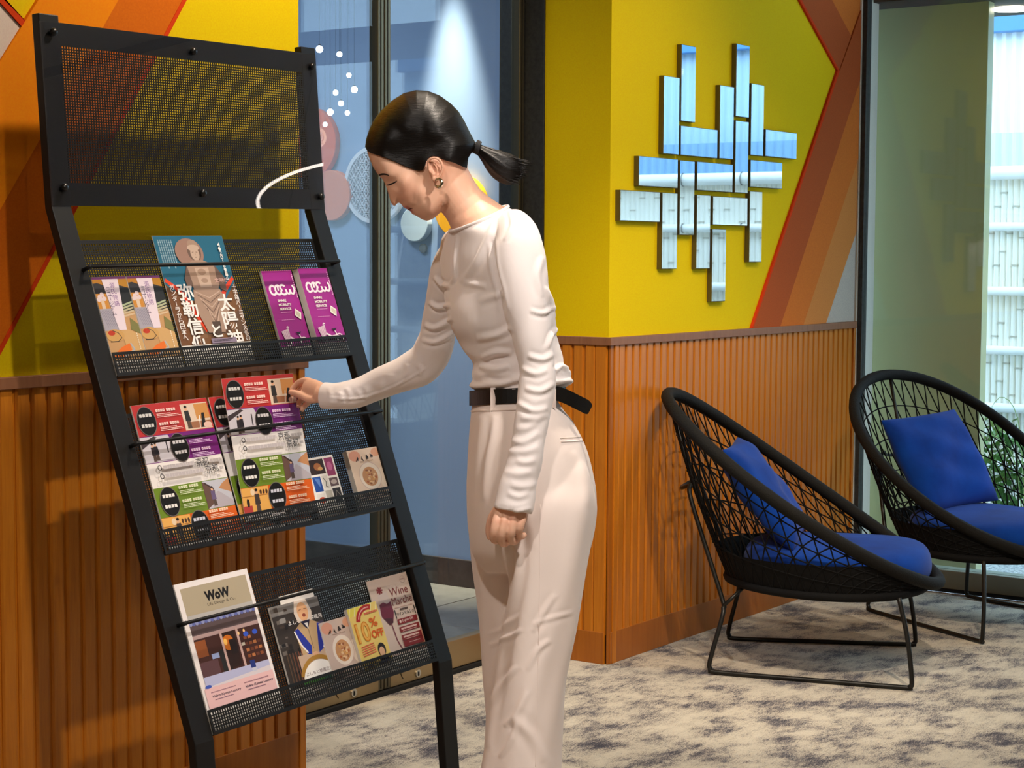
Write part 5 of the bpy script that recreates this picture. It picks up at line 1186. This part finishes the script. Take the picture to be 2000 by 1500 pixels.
# skin tones: lips, cheeks, ears and fingertips a little redder
me = body.data; n = len(me.vertices); co = np.empty(n * 3, np.float32); me.vertices.foreach_get('co', co); co = co.reshape(-1, 3) + origin_of(woman)
dv = co - EYE; zz = dv @ FW; pxx = 1000 + F_PX * (dv @ RT) / zz; pyy = 750 - F_PX * (dv @ UPV) / zz
tone = np.tile(np.array(lin((238, 188, 160)), np.float32), (n, 1))
def blend(mask, rgb):
    global tone
    c = np.array(lin(rgb), np.float32); tone = tone * (1 - mask[:, None]) + c[None, :] * mask[:, None]
def gauss(cx, cy, sx, sy, rot=0.0):
    dx, dy = pxx - cx, pyy - cy; c_, s_ = math.cos(rot), math.sin(rot); u, v = dx * c_ + dy * s_, -dx * s_ + dy * c_
    return np.exp(-(u / sx) ** 2 - (v / sy) ** 2)
near = (zz < ZW + 0.09)
blend(gauss(790, 378, 26, 20) * 0.35 * near, (222, 140, 112)); blend(gauss(853, 328, 18, 24) * 0.30 * near, (222, 136, 104)); blend(gauss(766, 398, 9, 9) * 0.3 * near, (220, 140, 110))
blend(np.clip(gauss(798, 409, 9.0, 4.2, 0.62) * 1.6, 0, 1) * near * 0.85, (186, 82, 74))
blend(gauss(566, 765, 9, 6) * 0.4, (232, 178, 158)); blend(np.clip(gauss(990, 1018, 36, 7), 0, 1) * 0.30, (226, 146, 118))
at = me.color_attributes.new('tone', 'FLOAT_COLOR', 'POINT'); at.data.foreach_set('color', tone.astype(np.float32).ravel())

# surface depth of the near cheek for the lash and brow
def face_c(x, y, extra=0.0): return head_h(np.array([x, y], float), HO) * PXM + extra
def face_strip(name, pts, wid, mat):
    m = MB(); rows = []
    K = spline(pts, 24)
    for i, (x, y) in enumerate(K):
        t = K[min(i + 1, 23)] - K[max(i - 1, 0)]; t /= np.linalg.norm(t) + 1e-9; nx_, ny_ = -t[1], t[0]; w_ = np.interp(i / 23, np.linspace(0, 1, len(wid)), wid)
        rows.append([PX(x + nx_ * w_ * math.cos(a), y + ny_ * w_ * math.cos(a), face_c(x + nx_ * w_ * math.cos(a), y + ny_ * w_ * math.cos(a)) + 0.0010 * math.sin(a) + 0.0002) for a in np.linspace(0, 2 * math.pi, 8, endpoint=False)])
    return m.loft(rows).build(name, mat, woman, smooth=True)
face_strip('eyebrow', [(740, 342.5), (746, 340.5), (753, 340.5), (760, 343)], [1.4, 1.9, 1.6, 0.6], 'brow')
face_strip('eyelashes', [(755.5, 361.5), (760, 361), (766, 358.5), (772, 355.5), (775, 353)], [0.8, 1.4, 1.7, 1.3, 0.5], 'lash')
face_strip('mouth_line', [(796.5, 409.6), (801, 408.0), (806, 406.8)], [0.4, 0.75, 0.4], 'lash')

# ---- hair: cap following the skull, drawn back to a low tail
HAIRO = densify([(713, 287), (715, 272), (721, 253), (731, 233), (746, 214), (766, 196), (788, 182), (812, 176), (836, 177.5), (858, 186), (880, 201.5), (896, 218), (907, 236), (916, 255), (925, 272), (929, 279), (927, 292), (920, 300), (915, 308), (912, 328), (905, 326), (896, 322), (886, 317.5), (874, 314.5), (864, 311.5), (856, 306), (846, 304.5), (838, 307), (833, 315), (830, 325), (825, 333), (818, 334), (810, 332), (800, 328.5), (788, 323.5), (774, 317), (760, 311), (746, 306), (734, 302), (724, 299), (717, 294)], 2.0)
OUT_HAIR = densify(FACE[3:] + [(870, 404), (890, 390), (905, 372), (914, 350), (917, 328), (921, 306), (928, 288), (929, 279), (925, 272), (916, 255), (907, 236), (896, 218), (880, 201.5), (858, 186), (836, 177.5), (812, 176), (788, 182), (766, 196), (746, 214), (731, 233), (721, 253), (715, 272), (713, 287), (716, 300)], 2.0)
def hair_h(q):
    h = head_h(q, OUT_HAIR, 4.0)
    ang = math.atan2(q[1] - 280, q[0] - 928); return h
def edge_h(q): return hair_h(q)
hm = MB(); C_ = np.array((832.0, 262.0)); K = 30; rows = []
for side in (1, -1):
    for k in range(K):
        tau = min((k / (K - 1)) ** 1.3, 0.995); row = []
        for B_ in HAIRO:
            q = B_ + (C_ - B_) * tau
            row.append(PX(q[0], q[1], side * hair_h(q) * PXM))
        rows.append(row)
hm.loft(rows[:K][::-1] + rows[K:], cap=True)
_hz = None
hair = hm.build('hair', 'hair', woman, smooth=True)
# tail
tm = MB(); tk = [(926, 288, 11, 0.0, .014), (936, 292, 10, 0.0, .013), (950, 302, 15, 0.0, .018), (966, 314, 23, 0.0, .022), (982, 325, 28, 0.0, .022), (998, 333, 28, 0.0, .018), (1010, 338, 23, 0.0, .012), (1018, 341, 14, 0.0, .006)]
tm.loft(limb(tk, 6, 40, lambda i, a: 0.05 * math.sin(9 * a) + 0.03 * math.sin(17 * a + 1)))
rnd = random.Random(11)
for i in range(110):
    u = rnd.uniform(-1, 1); cc = rnd.uniform(-.014, .014); ln = rnd.uniform(0.85, 1.12)
    ex = 992 + (47 - 10 * u) * (ln - 0.2) - 8 * max(0, u); ey = 337 + 23 * u + 6 * (ln - 0.9)
    tube_px(tm, [(938, 291 + 6 * u, cc * .4), (962, 310 + 20 * u, cc), (988, 327 + 25 * u, cc), (ex, ey, cc * .7)], [1.2, 1.2, 0.9, 0.25], 5, 4)
tm.build('ponytail', 'hair', woman, smooth=True, fix=False)
m = MB(); rr = []
tp = [PX(931 + 12.5 * math.cos(a) * 0.45 + 2, 288 + 12.5 * math.sin(a) * 0.95, 0.014 * math.cos(a + 1.57)) for a in np.linspace(0, 2 * math.pi, 24, endpoint=False)]
for k in range(3): m.tube([PX(930 + 2.6 * k + 3.5 * math.sin(a), 286.5 + 1.3 * k + 11.2 * math.sin(a) * -0.98, 0.0155 * math.cos(a)) for a in np.linspace(0, 2 * math.pi, 24, endpoint=False)], 0.0026, 6, closed=True)
m.build('hair_tie', 'hair_tie', woman, smooth=True)
# earring: small open hoop
m = MB(); m.tube([PX(856 + 7 * math.cos(a), 357.5 + 8 * math.sin(a), EC + .012 + .004 * math.cos(a)) for a in np.linspace(-2.6, 2.7, 20)], [0.0018 + 0.0016 * math.sin(math.pi * i / 19) for i in range(20)], 8)
m.build('earring', 'silver', woman, smooth=True)

# ---- knitted top
_rf = random.Random(21)
TOP_FOLDS = [([(893, 455), (889, 500), (888, 540), (876, 556)], 3.0, .004), ([(972, 420), (955, 460), (925, 520), (900, 552)], 6, .004), ([(962, 470), (966, 520), (978, 570), (985, 610)], 4, -.006), ([(950, 560), (930, 556), (905, 552)], 5, .003), ([(985, 575), (960, 580), (935, 590)], 6, .003),
    ([(1000, 640), (970, 655), (930, 662)], 6, .004), ([(1000, 690), (970, 688), (940, 700)], 5, .005), ([(995, 715), (965, 722), (935, 715)], 5, .006), ([(1000, 738), (970, 742), (940, 735)], 5, -.004), ([(1090, 640), (1078, 655), (1070, 680)], 4, .004), ([(1110, 720), (1096, 716), (1085, 725)], 4, .005), ([(1060, 500), (1050, 540), (1060, 580)], 6, .003),
    ([(1082, 600), (1060, 612), (1035, 606)], 4, .004), ([(1082, 690), (1060, 702), (1030, 694)], 5, .004), ([(1070, 722), (1045, 730), (1018, 718)], 5, .0035), ([(1083, 748), (1055, 764), (1025, 758)], 5, .004), ([(1070, 796), (1040, 802), (1010, 786)], 5, .004)]
for k in range(8):
    y_ = 822 + 20 * k + _rf.uniform(-6, 6); x0_, x1_ = np.interp(y_, [800, 900, 980], [1006, 990, 966]), np.interp(y_, [800, 900, 980], [1076, 1060, 1046]); a_, b_ = sorted((_rf.uniform(-0.05, 0.3), _rf.uniform(0.75, 1.05))); sl = _rf.uniform(-24, 2)
    TOP_FOLDS.append(([(x0_ + a_ * (x1_ - x0_), y_ + sl * .2), (x0_ + (a_ + b_) / 2 * (x1_ - x0_), y_ + _rf.uniform(2, 9) + sl * .5), (x0_ + b_ * (x1_ - x0_), y_ + sl)], _rf.uniform(4, 7), _rf.uniform(.0018, .0034)))
for k in range(10):
    x_ = 642 + 19 * k + _rf.uniform(-5, 5); yc_ = np.interp(x_, [632, 700, 760, 840], [773, 768, 745, 705]); u0 = _rf.uniform(-1, -.2); u1 = _rf.uniform(.1, 1); lean_ = _rf.uniform(-10, 14)
    TOP_FOLDS.append(([(x_ + lean_ * u0, yc_ + 24 * u0), (x_ + 4, yc_ + 12 * (u0 + u1)), (x_ + lean_ * u1, yc_ + 24 * u1)], _rf.uniform(4, 7), _rf.uniform(.0012, .0026)))
TOP_FOLDS += [([(640, 776), (700, 778), (770, 755), (840, 715)], 2.2, .0022), ([(848, 540), (862, 556), (880, 560)], 4, .005), ([(838, 590), (855, 600), (880, 596)], 4, .005), ([(828, 634), (850, 640), (884, 622)], 4, .005), ([(822, 664), (850, 668), (886, 650)], 4, .004), ([(995, 408), (1000, 440), (985, 470)], 4, .003), ([(968, 992), (1000, 1000), (1038, 992)], 3.0, .002), ([(1066, 560), (1078, 590), (1086, 620)], 4, .004)]
TROUSER_FOLDS = [([(966, 812), (960, 860), (950, 905), (944, 980)], 6, .0035), ([(945, 812), (934, 870), (926, 940)], 7, .002), ([(985, 1000), (1012, 1095), (990, 1220), (968, 1340), (950, 1460)], 7, .006), ([(1000, 900), (1010, 980), (1030, 1080)], 9, -.004), ([(952, 1240), (985, 1225), (1012, 1200)], 4, .002), ([(955, 1262), (990, 1246), (1020, 1228)], 4, .003), ([(1040, 1220), (1075, 1208), (1120, 1196)], 4, .0018), ([(1040, 1235), (1060, 1200), (1085, 1160)], 5, .003), ([(1000, 1400), (1040, 1440), (1060, 1490)], 9, .003), ([(960, 1380), (985, 1330), (1010, 1300)], 5, .003), ([(1120, 880), (1140, 930), (1150, 990)], 8, .002), ([(1030, 1310), (1050, 1270), (1075, 1250)], 5, .003), ([(985, 1420), (1010, 1390), (1030, 1350)], 6, .003), ([(975, 1480), (1000, 1440), (1010, 1400)], 5, .003)]
top = MB()
TK = [(880, 452, 990, 403, .086, 0, 12), (872, 462, 1008, 412, .125, 0, 34), (864, 482, 1032, 432, .165, 0, 52), (862, 520, 1054, 468, .180, 0, 54), (869, 562, 1064, 515, .172, 0, 42), (872, 612, 1074, 570, .160, 0, 26), (884, 650, 1084, 630, .147, 0, 14), (907, 684, 1095, 680, .136, 0, 6), (923, 712, 1104, 708, .134, 0, 2), (921, 738, 1114, 730, .138, 0, 0), (919, 753, 1119, 743, .139, 0, 0), (926, 764, 1108, 756, .134, 0, 0)]
KT = spline(TK, 78)
def torso_wave(i):
    v = i / 77.0
    return lambda t: 0.016 * math.sin(3 * t + 26 * v) * max(0, math.sin(math.pi * v)) + (0.040 * math.sin(46 * v + 2.6 * math.cos(t) + 1.5 * math.sin(2 * t)) * max(0.0, (v - 0.45) / 0.55))
top.loft([ring((k[0], k[1]), (k[2], k[3]), k[4], k[5], 44, 2.15, k[6], torso_wave(i)) for i, k in enumerate(KT)])
def sleeve_wave(amp, freq, ph):
    return lambda i, a: amp * math.sin(freq * i + 1.6 * math.cos(a + ph) + 0.7 * math.sin(2 * a)) * (0.55 + 0.45 * math.sin(a + ph)) + 0.35 * amp * math.sin(freq * 1.9 * i + 2.1 * math.sin(a))
near_sleeve = [(1000, 438, 30, .10, .030), (1012, 466, 45, .150, .043), (1018, 520, 51, .172, .048), (1026, 590, 46, .178, .046), (1040, 655, 40.5, .182, .042), (1048, 710, 35.5, .186, .037), (1048.5, 755, 36, .190, .036), (1042, 805, 35, .196, .035), (1032, 855, 32.5, .201, .033), (1024, 905, 34, .205, .032), (1013, 945, 36.5, .208, .032), (1004.5, 982, 38.5, .211, .031), (1001.5, 998, 37.5, .212, .029)]
top.loft(limb(near_sleeve, 9, 40, sleeve_wave(0.045, 2.3, 0.6)))
far_sleeve = [(905, 478, 30, -.08, .034), (882, 510, 34, -.14, .042), (866, 560, 31, -.185, .042), (858, 620, 32, -.225, .040), (852, 668, 37, -.255, .039), (832, 705, 38, -.278, .038), (795, 728, 35, -.300, .036), (745, 748, 31, -.330, .032), (695, 768, 28, -.358, .029), (655, 774, 26.5, -.380, .026), (630, 772, 26, -.392, .023)]
top.loft(limb(far_sleeve, 9, 40, sleeve_wave(0.045, 2.5, 1.2)))
blouse = remeshed('knit_top', top, 0.0030, 4, 'knit', woman, crease=(TOP_FOLDS,))
# neckline band and cuffs
def band(keys, r, name, mat):
    MB().tube(keys, r, 8, closed=True).build(name, mat, woman, smooth=True)
band(ring((879, 452), (992, 402), .089, 0, 48, 2.15, 12), 0.0032, 'neckline', 'knit')

# ---- trousers
tr = MB()
PK = [(922, 788, 1086, 778, .128, 0, 0), (920, 806, 1100, 800, .140, 0, 0), (917, 836, 1122, 828, .154, 0, 0), (913, 890, 1147, 880, .168, 0, 0), (911, 950, 1163, 944, .176, 0, 0), (912, 1000, 1166, 994, .178, 0, 0), (915, 1040, 1161, 1040, .172, 0, 0), (924, 1085, 1148, 1085, .150, 0, 0), (950, 1120, 1120, 1120, .10, 0, 0)]
tr.loft([ring((k[0], k[1]), (k[2], k[3]), k[4], k[5], 48, 2.2) for k in spline(PK, 40)])
def leg_wave(ph): return lambda v: (lambda t: (0.030 * math.sin(4 * t + ph + 0.9 * v) + 0.018 * math.sin(7 * t - 1.3 * v + ph)) * min(1, v / 3))
def leg(keys, ph, e=2.1):
    K = spline(keys, (len(keys) - 1) * 7 + 1); tr.loft([ring((k[0], k[1]), (k[2], k[1]), k[3], k[4], 48, e, 0.0, leg_wave(ph)(i / 7.0)) for i, k in enumerate(K)])
leg([(1010, 850, 1090, .03, .060), (985, 900, 1140, .066, .074), (968, 950, 1158, .085, .080), (968, 1000, 1164, .096, .084), (982, 1080, 1152, .096, .088), (990, 1150, 1141, .094, .090), (983, 1240, 1125, .092, .092), (970, 1330, 1106, .092, .094), (955, 1410, 1098, .094, .095), (940, 1500, 1093.5, .096, .096), (925, 1600, 1092, .100, .096), (912, 1700, 1094, .104, .096), (904, 1790, 1096, .106, .096)], 0.4)
leg([(960, 860, 1080, .03, -.06), (930, 910, 1095, .07, -.076), (914, 970, 1100, .086, -.082), (913, 1024, 1100, .092, -.084), (921, 1100, 1096, .088, -.086), (931, 1171, 1088, .086, -.088), (940, 1260, 1076, .086, -.088), (946, 1340, 1066, .087, -.088), (949, 1400, 1060, .088, -.088), (946, 1460, 1056, .090, -.088), (936, 1520, 1050, .092, -.088), (924, 1600, 1048, .095, -.088), (912, 1690, 1050, .098, -.088)], 2.1)
trousers = remeshed('trousers', tr, 0.0036, 6, 'trouser', woman, crease=(TROUSER_FOLDS,))
# waistband, belt, loops, pocket and creases
def hoop_band(keys, hc, z_half_px, thick, name, mat, c0=0.0, n=64):
    F, B = keys; m = MB(); rows = []
    for dy, g in ((-z_half_px, 0.0), (-z_half_px, thick), (z_half_px, thick), (z_half_px, 0.0)):
        F2, B2 = (F[0] - g / PXM, F[1] + dy), (B[0] + g / PXM, B[1] + dy); rows.append(ring(F2, B2, hc + g, c0, n, 2.15))
    rows.append(rows[0]); m.loft(rows, cap=False); return m.build(name, mat, woman, smooth=False)
belt = hoop_band(((920, 778), (1102, 766)), .132, 14.5, 0.0035, 'belt', 'leather')
# the loose end of the belt
m = MB(); K = spline([(1076, 768, .095), (1092, 770, .085), (1108, 776, .070), (1124, 784, .056), (1140, 792, .046), (1153, 799, .040)], 26); rows = []
for i, (x, y, c) in enumerate(K):
    hw = 13.5 * (1 if i < 22 else math.sqrt(max(0.05, 1 - ((i - 21) / 4.6) ** 2)))
    a = np.array([PX(x + 4, y - hw, c), PX(x - 3, y + hw, c)]); rows.append([a[0] - FW * .002, a[1] - FW * .002, a[1] + FW * .002, a[0] + FW * .002])
m.loft(rows).build('belt_end', 'leather', woman)
def surf_c(x, F, B, hc, e=2.15):
    u = (x - (F + B) / 2) / ((B - F) / 2); u = max(-0.999, min(0.999, u)); return hc * (1 - abs(u) ** e) ** (1 / e)
for lx, y0, y1 in ((963, 757, 806), (1081, 752, 796)):
    m = MB(); rows = []
    for k in range(9):
        y = y0 + (y1 - y0) * k / 8; c = surf_c(lx, 920, 1102, .1355) + 0.0035 * math.sin(math.pi * k / 8) + 0.0012
        rows.append([PX(lx - 5, y, c), PX(lx + 5, y, c), PX(lx + 5, y, c - .003), PX(lx - 5, y, c - .003)])
    m.loft(rows).build('belt_loop', 'trouser', woman)
hoop_band(((921, 803), (1096, 796)), .1385, 1.2, 0.0020, 'waistband_seam', 'trouser')
def on_trouser(pts, r, name, mat, dc=0.0):
    """thin raised line on the trouser surface, found by casting rays from the viewer"""
    dg = bpy.context.evaluated_depsgraph_get(); out = []
    inv = trousers.matrix_world.inverted()
    for x, y in spline(pts, 30):
        o_ = Vector(EYE) - Vector(origin_of(woman)); d_ = Vector(px_ray(x, y)).normalized()
        ok, loc, nrm, idx = trousers.ray_cast(o_, d_)
        if ok: out.append(np.array(loc) + origin_of(woman) + np.array(nrm) * dc)
    if len(out) > 3: MB().tube(out, r, 6).build(name, mat, woman, smooth=True)
on_trouser([(1094, 856), (1115, 855), (1139, 853)], 0.0011, 'pocket_welt', 'stitch'); on_trouser([(1095, 863), (1116, 862), (1141, 860)], 0.0016, 'pocket_edge', 'trouser')
on_trouser([(1055, 985), (1054, 1100), (1052, 1250), (1048, 1400), (1046, 1498)], 0.0006, 'side_seam', 'trouser')
# shoes on the floor under the hems
for sx, c in ((1000, .095), (985, -.088)):
    p = PX(sx, 1700, c); g = np.array([p[0], p[1], 0.0]); fwd_ = -RT.copy(); fwd_[2] = 0; fwd_ /= np.linalg.norm(fwd_); sd = np.cross([0, 0, 1.0], fwd_); m = MB(); rows = []
    for t, w_, h_, lift in ((-.10, .026, .060, 0), (-.06, .034, .075, 0), (0.0, .036, .070, 0), (.06, .042, .050, 0), (.11, .040, .038, 0), (.145, .024, .026, .003), (.158, .008, .014, .006)):
        rows.append([g + fwd_ * t + sd * (w_ * math.cos(a)) + np.array([0, 0, max(0.0, lift + h_ * (0.5 + 0.5 * math.sin(a)))]) for a in np.linspace(0, 2 * math.pi, 18, endpoint=False)])
    m.loft(rows).build('shoe', 'shoe', woman, smooth=True)
